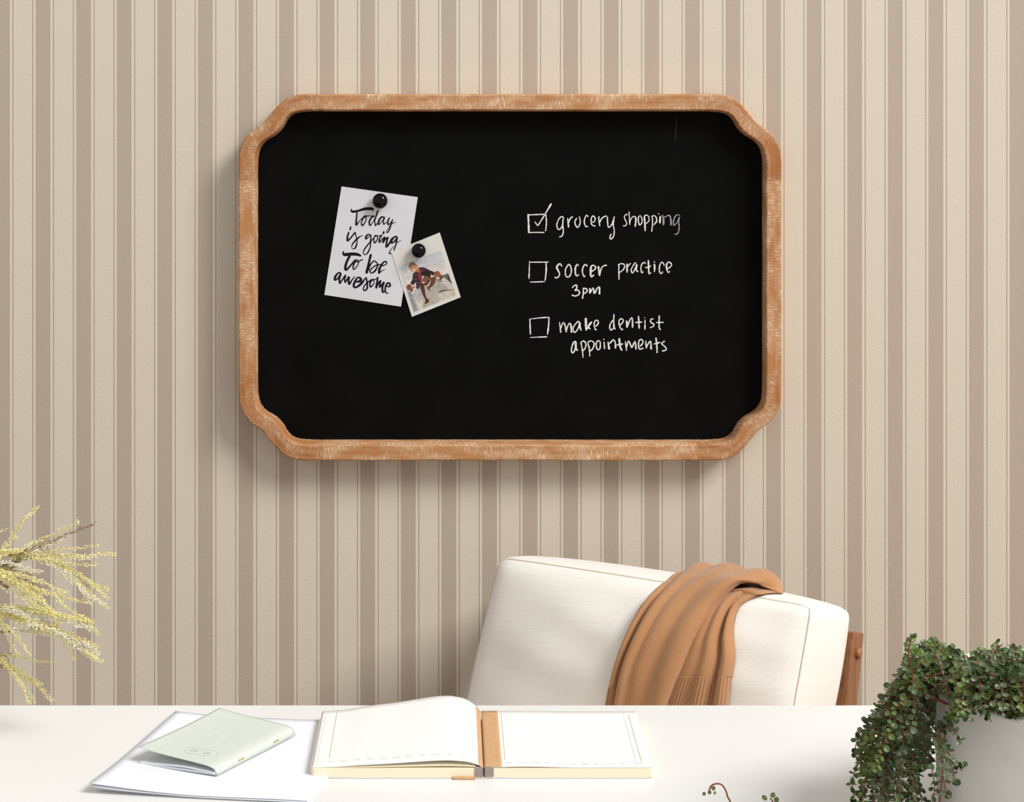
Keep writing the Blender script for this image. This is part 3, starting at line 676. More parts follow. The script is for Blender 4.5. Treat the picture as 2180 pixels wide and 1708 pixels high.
# ------------------------------------------------------------------ camel scarf over the chair back
def spl2(rows, U, Vv, cols=None):
    pass
def lerp_rows(rows, v):
    """catmull through rows of equal-length tuples lists"""
    n = len(rows)-1; x = min(v*n, n-1e-6); i = int(x); t_ = x-i
    r = [rows[max(i-1, 0)], rows[i], rows[i+1], rows[min(i+2, n)]]
    return [tuple(.5*((2*b)+(-a+c)*t_+(2*a-5*b+4*c-d)*t_*t_+(-a+3*b-3*c+d)*t_**3) for a, b, c, d in zip(*k)) for k in zip(*r)]
def along(pts, u):
    n = len(pts)-1; x = min(u*n, n-1e-6); i = int(x); t_ = x-i
    a, b, c, d = pts[max(i-1, 0)], pts[i], pts[i+1], pts[min(i+2, n)]
    return tuple(.5*((2*q2)+(-q1+q3)*t_+(2*q1-5*q2+4*q3-q4)*t_*t_+(-q1+3*q2-3*q3+q4)*t_**3) for q1, q2, q3, q4 in zip(a, b, c, d))
def csurf(a, b):
    """height of the cushion's puffed front over its corner plane"""
    u, v = .5, .5
    for _ in range(6):
        l, r = bil(0, v), bil(1, v); u = (a-l[0])/(r[0]-l[0]); t0, t1 = bil(u, 0), bil(u, 1); v = (b-t0[1])/(t1[1]-t0[1])
    g = lambda x: max(0, 1-(2*x-1)**2)
    return .048*(g(u)*g(v))**.8
def rowloc(pxs, n):
    out = []
    for x, y in pxs:
        m = n
        if n > .005:
            for _ in range(4):
                a, b = loc(x, y, m); m = csurf(a, b)+.4*n
        out.append((*loc(x, y, m), m))
    return out
def backrow(front, db, n, da=0): return [(a-da*i/(len(front)-1), b-db, n) for i, (a, b, _) in enumerate(front)]
crestA = rowloc([(1435, 1233), (1482, 1211), (1545, 1207), (1613, 1220), (1668, 1253)], -.060)
rowsA = [backrow(crestA, .20, -T-.058, .09), backrow(crestA, .08, -T-.056, .09), backrow(crestA, .016, -T-.012, .07), crestA,
 rowloc([(1402, 1247), (1452, 1226), (1517, 1217), (1577, 1222), (1622, 1243)], -.016),
 rowloc([(1375, 1270), (1425, 1251), (1477, 1239), (1532, 1234), (1573, 1241)], .020),
 rowloc([(1345, 1313), (1386, 1296), (1432, 1284), (1482, 1278), (1526, 1282)], .036),
 rowloc([(1318, 1370), (1352, 1358), (1392, 1350), (1437, 1347), (1482, 1348)], .044),
 rowloc([(1300, 1425), (1327, 1422), (1362, 1421), (1406, 1423), (1449, 1426)], .044),
 rowloc([(1286, 1485), (1314, 1485), (1350, 1485), (1389, 1486), (1425, 1486)], .042),
 rowloc([(1277, 1545), (1305, 1545), (1335, 1545), (1373, 1545), (1406, 1545)], .040)]
def bump(u, c, w_): return math.exp(-((u-c)/w_)**2)
def foldA(u, v):
    edge = -.016*bump(u, 0, .07)-.012*bump(u, 1, .035)
    rib = .0016*math.cos(2*math.pi*60*u) if u < .17 and v > .865 else 0
    return edge+rib+.010*bump(u, .86, .14)+.005*bump(u, .52, .14)+.006*bump(u, .30, .07)-.010*bump(u, .19, .035)+.003*bump(u, .10, .06)-.007*bump(u, .42, .05)*max(0, 1-v*1.1)-.004*bump(u, .68, .09)*(1.2-v)
def surf(rows, fold):
    def fn(u, v):
        a, b, n = along(lerp_rows(rows, v), u)
        f = fold(u, v)
        # the folds stand off the cushion: forward on the front, up on the crest, backward behind
        vv = v*(len(rows)-1)
        if vv < 2.2: return cw(a, b, n-max(f, -.004))
        if vv < 4.2:
            k = (vv-2.2)/2; return cw(a, b+f*math.sin(math.pi*k), n+max(f, -.004)*(2*k-1))
        k = min(1, (vv-4.2)/1.3)
        return cw(a, b, max(n+f, csurf(a, b)+.004-.035*(1-k)))
    return fn
def cloth(name, fn, nu, nv, parent, m, su=.16, sv=.42, th=.003, v0=0, v1=1):
    mb = MB(); mb.grid(lambda u, v: fn(u, v0+(v1-v0)*v), nu, nv, lambda u, v: (u*su, (v0+(v1-v0)*v)*sv))
    o = mb.build(name, m, parent)
    s = o.modifiers.new('thickness', 'SOLIDIFY'); s.thickness = th; s.offset = 0
    return o
scf = thing('scarf', 'camel brown knitted scarf with ribbed ends draped over the cream chair back', 'scarf', cw(*rowsA[3][2]))
fA = surf(rowsA, foldA)
cloth('knit_drape', fA, 160, 110, scf, M['knit'])
crestB = rowloc([(1575, 1252), (1620, 1250), (1664, 1262)], -.045)
rowsB = [crestB,
 rowloc([(1545, 1262), (1585, 1256), (1622, 1266)], -.010),
 rowloc([(1505, 1290), (1545, 1282), (1573, 1293)], .012),
 rowloc([(1470, 1345), (1515, 1345), (1557, 1345)], .026),
 rowloc([(1445, 1400), (1503, 1400), (1559, 1400)], .032),
 rowloc([(1425, 1441), (1492, 1441), (1553, 1442)], .032),
 rowloc([(1405, 1490), (1480, 1490), (1548, 1490)], .028),
 rowloc([(1392, 1545), (1468, 1545), (1541, 1545)], .026)]
def foldB(u, v): return -.010*bump(u, 1, .05)+.008*bump(u, .86, .09)+.009*bump(u, .55, .12)-.007*bump(u, .73, .06)+.004*bump(u, .3, .1)
def fB(u, v):
    a, b, n = along(lerp_rows(rowsB, v), u); f = foldB(u, v)*min(1, .3+v*2)
    return cw(a, b, max(n+f, csurf(a, b)*min(1, v*4)+.0025) if v > .14 else n+f)
cloth('knit_tail', fB, 46, 60, scf, M['knit'], .12, .3, v1=5/7)
def ribbed(fn, nribs, depth):
    def g(u, v):
        p = fn(u, v); k = .5+.5*math.cos(2*math.pi*nribs*u)
        return p+EN*(depth*(k**.6)-.0005)
    return g
cloth('ribbed_hem', ribbed(fB, 24, .0026), 24*8, 24, scf, M['knit'], .12, .3, .002, 5/7-.004, 1)
# narrow ribbed end showing at the left edge
rowsC = [rowloc([(1296, 1440), (1326, 1440)], .026), rowloc([(1288, 1490), (1322, 1490)], .026), rowloc([(1280, 1545), (1318, 1545)], .026)]
def fC(u, v): a, b, n = along(lerp_rows(rowsC, v), u); return cw(a, b, n+.006)
# ------------------------------------------------------------------ loose sheets of paper
def desk_grid(A, B, C, D, zf, nu=24, nv=24):
    def fn(u, v):
        p = (A*(1-u)+B*u)*(1-v)+(D*(1-u)+C*u)*v
        return V((p.x, p.y, DESK+zf(u, v)))
    return fn
pA = desk(373, 1515, DESK+.0066); pA.z = 0; pD = desk(189, 1675, DESK+.0072); pD.z = 0; pC = V((-.189, 1.678, 0)); pB = V((-.150, 1.882, 0))
def paper(k, label, rot, dx, dy):
    cen = (pA+pB+pC+pD)/4
    def R(p):
        d = p-cen; c, s = math.cos(rot), math.sin(rot)
        return cen+V((d.x*c-d.y*s+dx, d.x*s+d.y*c+dy, 0))
    def zf(u, v):
        base = .0004+k*.0011
        # the corner nearest the camera lifts and ripples
        return base+.0042*(1-u)**4+(.0016*k)*max(0, v-.5)**2*4*(1-u)**2+.0009*k*math.sin(8*u+1)*max(0, v-.7)
    fn = desk_grid(R(pA), R(pB), R(pC), R(pD), zf)
    mb = MB(); mb.grid(lambda u, v: fn(u, v)-cen, 24, 24)
    o = mb.build('paper_sheet', M['paper']); o.location = cen
    s = o.modifiers.new('thickness', 'SOLIDIFY'); s.thickness = .00025; s.offset = 0
    for f in o.data.polygons: pass
    tag(o, label, 'paper', 'white paper sheets under the booklet')
paper(0, 'bottom white sheet of the paper pile under the mint booklet', .012, .001, .004)
paper(1, 'middle white sheet of the paper pile, peeking out below the top one', -.006, .0015, -.001)
paper(2, 'top white sheet of the paper pile, with the mint booklet lying on it', 0, 0, 0)

# ------------------------------------------------------------------ mint booklet
PZ = .0046
P4 = V((-.2823, 1.7335, 0)); P3 = V((-.2200, 1.8390, 0)); Q1 = V((-.3637, 1.7614, 0)); Q2 = Q1+(P3-P4)
bk = thing('booklet', 'thin mint green booklet with white dots, its cover lifting, on the paper pile', 'booklet', ((P4+Q2)/2)+V((0, 0, DESK+PZ)))
def bfn(prof):
    def fn(u, v):   # u: spine->open edge, v: front->back
        p = (P4*(1-u)+Q1*u)*(1-v)+(P3*(1-u)+Q2*u)*v
        return V((p.x, p.y, DESK+PZ+prof(u, v)))
    return fn
cov = interp
cprof = lambda u, v: interp([(0, .0003), (.010, .0036), (.04, .0062), (.12, .0082), (.3, .0100), (.6, .0125), (.85, .0150), (1, .0172)], u)+.0008*v-.0014*math.sin(math.pi*v)*u
cfn = bfn(cprof)
def bsheet(name, fn, m, th, us=(.087, .123)):
    mb = MB(); mb.grid(fn, 30, 30, lambda u, v: (u*us[0], v*us[1])); o = mb.build(name, m, bk)
    s = o.modifiers.new('thickness', 'SOLIDIFY'); s.thickness = th; s.offset = 0; return o
fc = bsheet('front_cover', cfn, M['mint'], .0004)
bsheet('back_cover', bfn(lambda u, v: .0003), M['mint'], .0004)
for k, hh in enumerate((.0012, .0022)):
    bsheet('page_block', (lambda f: lambda u, v: f(.022+.978*u, v))(bfn(lambda u, v, hh=hh, k=k: hh+(.0016 if k else 0)*math.sin(math.pi*min(1, u*1.15))**2*(1-.5*v))), M['inner'], .0009)
# label on the cover, facing the spine side reader: octagon outline and two small words
def onc(x, y, h):   # x across from open edge to spine 0..1, y front to back 0..1
    p = cfn(1-x, y); return p+V((0, 0, .00025+.0001*h))
mb = MB()
octo = [(.37, .16), (.40, .10), (.60, .10), (.63, .16), (.63, .30), (.60, .36), (.40, .36), (.37, .30), (.37, .16)]
# label box placed from its photo position
def rect_uv(px, py):
    # invert the cover surface numerically
    best = None
    for i in range(41):
        for j in range(41):
            p = cfn(i/40, j/40); X = CX+p.x*F/p.y; Y = HY+(ZC-p.z)*F/p.y
            e = (X-px)**2+(Y-py)**2
            if best is None or e < best[0]: best = (e, i/40, j/40)
    e, u, v = best
    for st in (.01, .003, .001):
        for i in range(-3, 4):
            for j in range(-3, 4):
                uu, vv_ = u+i*st, v+j*st
                p = cfn(min(1, max(0, uu)), min(1, max(0, vv_))); X = CX+p.x*F/p.y; Y = HY+(ZC-p.z)*F/p.y
                e2 = (X-px)**2+(Y-py)**2
                if e2 < best[0]: best = (e2, uu, vv_)
        e, u, v = best
    return u, v
k = 3.825
lab = [(925, 455), (945, 430), (1130, 452), (1185, 462), (1206, 482), (1180, 508), (1100, 497), (940, 472), (925, 455)]
L2 = [rect_uv(150+x/k, 1480+y/k) for x, y in lab]
for a, b in zip(L2, L2[1:]):
    stroke(mb, [a, b], lambda u, v, h: cfn(u, v)+V((0, 0, .00025+.0001*h)), .006, rngC, 3) if False else None
def thin(mb, pts, fn, wid, hh=.0001):
    """line of width wid (metres) lying on a surface fn(u,v)"""
    W_ = [fn(*p) for p in pts]; vs = []; fs = []
    for i, p in enumerate(W_):
        d = W_[min(i+1, len(W_)-1)]-W_[max(i-1, 0)]; d.z = 0; d.normalize(); s = V((-d.y, d.x, 0))*wid/2
        vs += [p+s+V((0, 0, hh)), p-s+V((0, 0, hh)), p+s, p-s]
    for i in range(len(W_)-1):
        a = i*4; b = a+4; fs += [(a, b, b+1, a+1), (a+2, b+2, b, a), (a+1, b+1, b+3, a+3)]
    mb.add(vs, fs)
up = lambda u, v: cfn(min(1, max(0, u)), min(1, max(0, v)))+V((0, 0, .00022))
thin(mb, L2, up, .0005)
for (x0, x1, y) in ((975, 1040, 455), (1080, 1140, 475)):
    z = []
    for i in range(15):
        xx = x0+(x1-x0)*i/14; yy = y+(xx-x0)*.1+(7 if i % 2 else -6)
        z.append(rect_uv(150+xx/k, 1480+yy/k))
    thin(mb, z, up, .00035)
mb.build('cover_label', M['mint_ink'], fc)
for v in (.27, .72):
    mb = MB(); a = cfn(.008, v); b = cfn(.008, v+.06)
    mb.tube([a+V((0.0004, 0, .0004)), b+V((.0004, 0, .0004))], .0005, 6); mb.build('staple', M['staple'], bk)

# ------------------------------------------------------------------ open notebook
NF, NBk = 1.738, 1.8915     # near and far edge
SK = (-.0055)/(NBk-NF)      # slight turn
nbk = thing('notebook', 'open cream-paged notebook with tan gutter strips, lying blank on the white desk', 'notebook', (-.029, (NF+NBk)/2, DESK))
XL, XS, XR = -.1934, -.0270, .1358
TH_N = .0105
def nx(x, y): return x+SK*(y-NF)
def nb_box(name, x0, x1, z0, z1, m, y0=NF, y1=NBk, rnd=.004):
    # page block with rounded outer corners, sides carry the page-edge lines (UV v = height)
    pts = []
    for (cx_, cy_, a0) in ((x1-rnd, y1-rnd, 0), (x0+rnd, y1-rnd, 90), (x0+rnd, y0+rnd, 180), (x1-rnd, y0+rnd, 270)):
        for i in range(5):
            a = math.radians(a0+i*22.5); pts.append((cx_+rnd*math.cos(a), cy_+rnd*math.sin(a)))
    n = len(pts); vs = []; uv = []
    for z in (z0, z1):
        for (x, y) in pts: vs.append((nx(x, y), y, z)); uv.append((x, z))
    fs = [tuple(range(n))[::-1], tuple(range(n, 2*n))]+[(i, (i+1) % n, (i+1) % n+n, i+n) for i in range(n)]
    return obj(name, vs, fs, m, nbk, False, uv)
nb_box('cover', XL+.001, XR-.002, DESK+.0003, DESK+.0016, M['cover'])
nb_box('page_block', XL, XS-.0006, DESK+.0016, DESK+TH_N-.0008, M['block'])
nb_box('page_block', XS+.0006, XR, DESK+.0016, DESK+TH_N-.0006, M['block'])
arch = [(0, 0), (.15, 4), (.29, 12), (.46, 19), (.61, 27), (.71, 32), (.78, 33.5), (.82, 33), (.894, 28), (.94, 20), (.968, 12.5), (1, 0)]
archs = cr(arch, 6)
def lpage(u, v, f=1.0, u1=.970):
    """left leaf: u left edge -> gutter, v near -> far"""
    uu = u*u1; x = XL+.001+(XS-XL-.0012)*uu; y = NF+.0008+(NBk-NF-.0016)*v
    z = DESK+TH_N+interp(archs, uu)/2040*(.42+.58*v)*f
    return V((nx(x, y), y, z))
def nsheet(name, fn, m, nu=60, nv=20, th=.0003, us=(.165, .153)):
    mb = MB(); mb.grid(fn, nu, nv, lambda u, v: (u*us[0], v*us[1])); o = mb.build(name, m, nbk)
    s = o.modifiers.new('thickness', 'SOLIDIFY'); s.thickness = th; s.offset = -1; return o
lp = nsheet('left_page', lambda u, v: lpage(u, v), M['page'])
nsheet('under_leaf', lambda u, v: lpage(u, v, .35, .955)-V((0, 0, .0006)), M['block'])
def lgut(u, v):
    uu = .970+u*.030; x = XL+.001+(XS-XL-.0012)*uu; y = NF+.0008+(NBk-NF-.0016)*v
    z0 = interp(archs, .970)/2040*(.42+.58*v)
    return V((nx(x, y), y, DESK+TH_N+z0*(1-u)))
def lg2(u, v):
    p = lpage(1, v); x = XS-.0004; e = V((nx(x, p.y), p.y, DESK+TH_N-.0004)); return p*(1-u)+e*u
nsheet('gutter_strip', lg2, M['kraft'], 6, 20)
def rpage(u, v, o=0):
    x = XS+.0004+(XR-XS-.0012)*u; y = NF+.0008+(NBk-NF-.0016)*v
    return V((nx(x, y), y, DESK+TH_N+.0010*math.sin(math.pi*min(1, u*1.6+.1))**2*(1-.4*v)+o))
rp = nsheet('right_page', lambda u, v: rpage(u, v), M['page'])
def rgut(u, v): return rpage(u*.105, v, .0005)
nsheet('gutter_strip', rgut, M['kraft'], 6, 20)
for s_, (xa, xb) in ((0, (XS-.0085, XS-.0010)), (1, (XS+.0010, XS+.0095))):
    mb = MB(); mb.box((xa, NF-.0010, DESK+.0022), (xb-xa, 0, 0), (0, .004, 0), (0, 0, TH_N-.0020), .0003); mb.build('headband', M['tape'], nbk, smooth=False)
mb = MB(); mb.box((XS-.0295, NF-.0035, DESK+.0002), (.0215, 0, 0), (0, .010, 0), (0, 0, .0022), .0003); mb.build('ribbon_tab', M['kraft'], nbk, smooth=False)
# printed rules and the pale rows of dotted script near the foot of each page
def onl(u, v): return lpage(min(1, max(0, u)), min(1, max(0, v)))+V((0, 0, .00015))
def onr(u, v): return rpage(min(1, max(0, u)), min(1, max(0, v)))+V((0, 0, .00015))
def vline(mb, fn, u, v0, v1, wid): thin(mb, [(u, v0+(v1-v0)*i/20) for i in range(21)], fn, wid)
def hline(mb, fn, v, u0, u1, wid): thin(mb, [(u0+(u1-u0)*i/30, v) for i in range(31)], fn, wid)
mb = MB(); vline(mb, onl, .098, .14, .97, .0007); mb.build('printed_rule', M['tanline'], lp)
for fn_, par, m_, a_ in ((vline, lp, onl, (.010, .03, .97, .0005)), (vline, lp, onl, (.028, .03, .97, .0005)), (vline, lp, onl, (.965, .22, .93, .0004)), (hline, lp, onl, (.955, .03, .93, .0004)), (vline, rp, onr, (.912, .10, .93, .0004)), (hline, rp, onr, (.955, .13, .93, .0004))):
    mb = MB(); fn_(mb, m_, *a_); mb.build('printed_rule', M['faintline'], par)
for a_ in ((.128, .12, .96, .0006), (.945, .09, .93, .0007)):
    mb = MB(); vline(mb, onr, *a_); mb.build('printed_rule', M['tanline'], rp)
rngS = random.Random(11)
def script(fn, parent, u0, u1, v0):
    mb = MB()
    for i in range(11):
        u = u0+(u1-u0)*i/11; wd = .045+rngS.uniform(-.008, .008)
        pts = [(u+wd*j/12, v0+rngS.uniform(-.016, .016)) for j in range(13)]
        thin(mb, cr(pts, 3), fn, .0004)
    mb.build('printed_script', M['faintline'], parent)
script(onl, lp, .09, .95, .085); script(onr, rp, .13, .97, .06)

# ------------------------------------------------------------------ potted plant
PCX, PCY, PR, PH = .479, 1.62, .100, .131
pl = thing('potted_plant', 'trailing plant with small round grey-green leaves in a white pot on the desk', 'plant', (PCX, PCY, DESK))
mb = MB(); mb.lathe((PCX, PCY, DESK), [(PR*.90, 0), (PR*.945, .003), (PR*.955, .008), (PR, PH-.004), (PR+.0005, PH-.0012), (PR-.001, PH), (PR-.004, PH), (PR-.0055, PH-.002), (PR-.007, PH-.018), (PR-.007, PH-.03)], 96)
mb.build('pot', M['pot'], pl)
mb = MB(); mb.lathe((PCX, PCY, DESK+PH-.030), [(PR-.0075, 0), (PR-.0075, .012), (PR*.6, .016), (.002, .018)], 40); mb.build('soil', M['soil'], pl)
rp_ = random.Random(21)
def leaf(mb, c, dirv, nor, r):
    dirv = dirv.normalized(); side = dirv.cross(nor).normalized(); nor = side.cross(dirv).normalized()
    vs = [c+dirv*r*.95-nor*r*.12]; fs = []
    ring1 = []; ring2 = []
    n = 9
    for k_ in range(n):
        a = 2*math.pi*k_/n
        for rr, lst in ((.55, ring1), (1.0, ring2)):
            x = math.cos(a)*rr; y = math.sin(a)*rr*.92
            lst.append(c+dirv*(r*.95+x*r)+side*y*r+nor*r*(.22*rr*rr-.12))
    vs += ring1+ring2
    for k_ in range(n):
        j = (k_+1) % n
        fs.append((0, 1+k_, 1+j)); fs.append((1+k_, 1+n+k_, 1+n+j, 1+j))
    for p in vs: p.z = max(p.z, DESK+.0006)
    mb.add(vs, fs)
def vine(path, step=.0047, r=(.0027, .0040), skip=0., m='leaf', rad=.0007, endcluster=True, bulk=False):
    P = [V(p) for p in cr(path, 10)]
    if bulk: mb = BULK['stem']; L_ = BULK[m]
    else: mb = MB(); L_ = MB()
    mb.tube(P, lambda t_: rad*(1-.4*t_), 5); st = None if bulk else mb.build('vine', M['stem'], pl)
    acc = 0; tot = sum((b-a).length for a, b in zip(P, P[1:])); run = 0; kk = 0
    for a, b in zip(P, P[1:]):
        d = b-a; l = d.length; acc += l; run += l
        if run/tot < skip or acc < step*(1.0-.25*run/tot): continue
        acc = 0; kk += 1
        T_ = d.normalized(); ref = V((0, -1, .25)) if abs(T_.y) < .9 else V((0, 0, 1))
        s1 = T_.cross(ref).normalized(); s2 = T_.cross(s1).normalized()
        ang = kk*math.pi/2+rp_.uniform(-.5, .5)
        rr = rp_.uniform(*r)*(1-.25*(run/tot))
        for sgn in (1, -1):
            dv = (s1*math.cos(ang)+s2*math.sin(ang))*sgn+T_*.45+V((rp_.uniform(-.3, .3), rp_.uniform(-.3, .3), rp_.uniform(-.2, .3)))
            no = V((rp_.uniform(-.45, .45)+.1, rp_.uniform(-.9, .1), rp_.uniform(.25, 1)))
            leaf(L_, b+dv.normalized()*.0008, dv, no, rr)
    if endcluster:
        for i in range(4):
            dv = V((rp_.uniform(-1, 1), rp_.uniform(-1, 1), rp_.uniform(-.2, 1))); leaf(L_, P[-1], dv, V((rp_.uniform(-.3, .3), -.5, .8)), rp_.uniform(.0018, .0028))
    if L_.v and not bulk: L_.build('foliage', M[m], st)
    return st
BULK = {'stem': MB(), 'leaf': MB(), 'leaf2': MB()}   # the vines deep in the crown, behind the hundred nearest ones
SZ = DESK+PH-.018
def inpot(rmax=.085):
    a = rp_.uniform(0, 2*math.pi); r = rmax*math.sqrt(rp_.random()); return V((PCX+r*math.cos(a), PCY+r*math.sin(a), SZ))
contour = [(1920, 1450), (1932, 1440), (1945, 1365), (1975, 1350), (2000, 1364), (2040, 1392), (2062, 1410), (2078, 1406), (2090, 1388), (2108, 1428), (2132, 1402), (2160, 1377), (2200, 1366), (2260, 1375), (2320, 1400)]
mm = lambda: 'leaf' if rp_.random() < .68 else 'leaf2'
# mound over the pot
for i in range(72):
    px = rp_.uniform(1935, 2290) if i < 40 else rp_.uniform(2040, 2230); d = rp_.uniform(1.525, 1.70)
    py = interp(contour, px)+12+abs(rp_.gauss(0, 1))*(45 if i < 40 else 28)
    tip = at(px, min(py, 1490), d); b = inpot()
    if abs(tip.x-b.x) > .08: b.x = tip.x*.5+b.x*.5; b.x = max(b.x, PCX-.082)
    b.y = PCY+max(-.03, min(.03, b.y-PCY))
    mid = b.lerp(tip, .5)+V((rp_.uniform(-.008, .008), rp_.uniform(-.01, .01), .012))
    vine([b, mid, tip, tip+V((rp_.uniform(-.012, .006), rp_.uniform(-.01, .0), rp_.uniform(-.014, .002)))], skip=.12, m=mm(), bulk=i % 4 != 0)
for i in range(22):
    tip = at(2080+i*6+rp_.uniform(-6, 6), rp_.uniform(1372, 1420), rp_.uniform(1.60, 1.74))
    b = V((tip.x-rp_.uniform(-.01, .01), PCY+rp_.uniform(-.02, .06), SZ))
    vine([b, b.lerp(tip, .5)+V((0, -.004, .006)), tip, tip+V((rp_.uniform(-.01, .01), -.008, -.004))], skip=.15, m=mm(), bulk=True)
for i in range(36):   # the far right half of the pot
    b = V((PCX+rp_.uniform(-.01, .085), PCY+rp_.uniform(-.05, .05), SZ)); o_ = V((b.x-PCX, b.y-PCY, 0))
    tip = V((PCX, PCY, DESK+PH))+o_*rp_.uniform(1.0, 1.5)+V((0, 0, rp_.uniform(-.01, .03)))
    vine([b, b.lerp(tip, .5)+V((0, 0, .02)), tip], skip=.15, m=mm(), bulk=True)
# fringe spilling over the front rim
for i in range(16):
    px = 2030+i*13+rp_.uniform(-6, 6); tip = at(px, rp_.uniform(1505, 1530), 1.515+rp_.uniform(0, .02))
    b = V((max(tip.x, PCX-.075), PCY-.045, SZ)); mid = b.lerp(tip, .5)+V((0, 0, .035))
    vine([b, mid, tip], skip=.2, m=mm(), step=.0045)
# curtain trailing down the left side
for i in range(44):
    px = rp_.uniform(1832, 1985); py = rp_.uniform(1600, 1752) if i > 7 else rp_.uniform(1720, 1755)
    d = rp_.uniform(1.545, 1.685)
    tip = at(px, py, d)
    if tip.z < DESK+.006: tip.z = DESK+.006
    b = V((PCX-.080+rp_.uniform(0, .03), PCY+rp_.uniform(-.035, .035), SZ))
    over = at(px*.55+1985*.45+rp_.uniform(-14, 14), rp_.uniform(1455, 1540), d)
    over.x = min(over.x, PCX-PR-.001); over.z = max(over.z, DESK+PH-.012)
    drop = over.lerp(tip, .45); drop.x = drop.x*.45+tip.x*.55
    drop.x = min(drop.x, PCX-PR-.004); tip.x = min(tip.x, PCX-PR-.004)
    w1 = over.lerp(drop, .5); w2 = drop.lerp(tip, .5)
    for p in (w1, drop, w2):
        p.x += rp_.uniform(-.006, .006); p.y += rp_.uniform(-.006, .006); p.x = min(p.x, PCX-PR-.003)
    vine([b, V(((b.x+over.x)/2, (b.y+over.y)/2, DESK+PH+.022)), over, w1, drop, w2, tip], skip=.1, m=mm())
# wide bunch reaching left over the desk
for (px, py, mx_, my_) in ((1842, 1540, 1905, 1490), (1828, 1570, 1880, 1530), (1832, 1650, 1850, 1560), (1826, 1620, 1838, 1560), (1820, 1710, 1832, 1620), (1860, 1532, 1900, 1500), (1890, 1490, 1935, 1470), (1905, 1470, 1945, 1450)):
    d = rp_.uniform(1.56, 1.63); b = V((PCX-.078, PCY+rp_.uniform(-.03, .03), SZ))
    tip = at(px, py, d); tip.z = max(tip.z, DESK+.005)
    vine([b, V((PCX-PR+.004, PCY-.01, DESK+PH+.016)), at(mx_, my_, d), tip], skip=.25, m=mm())
# bare reddish stalks standing up at the upper left
for pts in ([(1958, 1470), (1942, 1430), (1934, 1400), (1938, 1366), (1945, 1357)], [(1965, 1470), (1950, 1430), (1945, 1405), (1950, 1390)], [(2058, 1470), (2040, 1430), (2016, 1398), (2003, 1385)], [(2020, 1480), (2008, 1440), (1992, 1392), (1985, 1365)], [(2070, 1450), (2072, 1425), (2080, 1400), (2090, 1384)]):
    d = rp_.uniform(1.54, 1.58); P = [at(*p, d) for p in pts]
    base = V((max(P[0].x, PCX-.080), PCY-.02, SZ))
    vine([base]+P, skip=.45, m=mm(), rad=.0010)
st = BULK['stem'].build('vine', M['stem'], pl, kind='stuff')
for k_ in ('leaf', 'leaf2'): BULK[k_].build('foliage', M[k_], st, kind='stuff')
# little bunch hanging in front of the pot
for pts in ([(2000, 1555), (2010, 1590), (2022, 1620), (2030, 1645), (2035, 1672)], [(2003, 1560), (2018, 1600), (2032, 1630), (2050, 1632)], [(1998, 1560), (2002, 1600), (2006, 1640), (2012, 1680), (2020, 1700)], [(2020, 1540), (2035, 1560), (2045, 1575)]):
    d = 1.535; P = [at(*p, d-.004*i) for i, p in enumerate(pts)]
    for p in P:
        dx, dy = p.x-PCX, p.y-PCY; l = math.hypot(dx, dy)
        if l < PR+.006 and p.z < DESK+PH+.004: p.x = PCX+dx/l*(PR+.006); p.y = PCY+dy/l*(PR+.006)
    a0 = P[0]; l = math.hypot(a0.x-PCX, a0.y-PCY); rim = V((PCX+(a0.x-PCX)/l*(PR-.006), PCY+(a0.y-PCY)/l*(PR-.006), DESK+PH+.010))
    vine([V((rim.x+.02, rim.y+.03, SZ)), rim]+P, skip=.45, m='leaf')
# thin runner that has crept over the desk towards the camera and curls up
run = [V((PCX-.082, PCY-.02, SZ)), V((PCX-PR-.004, PCY-.06, DESK+PH-.01)), V((PCX-PR-.03, PCY-.10, DESK+.03)), V((.30, 1.60, DESK+.004)), desk(1700, 1760, DESK+.004), desk(1580, 1735, DESK+.006)]
dd = 1.655
run += [at(*p, dd) for p in ((1552, 1702), (1546, 1686), (1538, 1673), (1527, 1669), (1514, 1674), (1508, 1690))]
P = [V(p) for p in cr(run, 10)]
mb = MB(); mb.tube(P, .0008, 5); st = mb.build('vine', M['stem'], pl)
tw = [desk(1660, 1752, DESK+.004), desk(1655, 1735, DESK+.010), at(1648, 1712, dd), at(1640, 1700, dd)]
mb = MB(); mb.tube([V(p) for p in cr(tw, 6)], .0006, 5); st2 = mb.build('vine', M['stem'], pl)
L_ = MB()
for (px, py, r_) in ((1633, 1702, .0028), (1641, 1697, .0026), (1650, 1708, .0026)):
    leaf(L_, at(px, py, dd), V((rp_.uniform(-1, 1), 0, .4)), V((.2, -.6, .7)), r_)
L_.build('foliage', M['leaf2'], st2)
L_ = MB()
for (px, py, r_) in ((1515, 1682, .0022), (1497, 1694, .0018), (1522, 1692, .0016) , (1509, 1691, .0018)):
    leaf(L_, at(px, py, dd), V((rp_.uniform(-1, 1), 0, .4)), V((.2, -.6, .7)), r_)
L_.build('foliage', M['leaf2'], st)

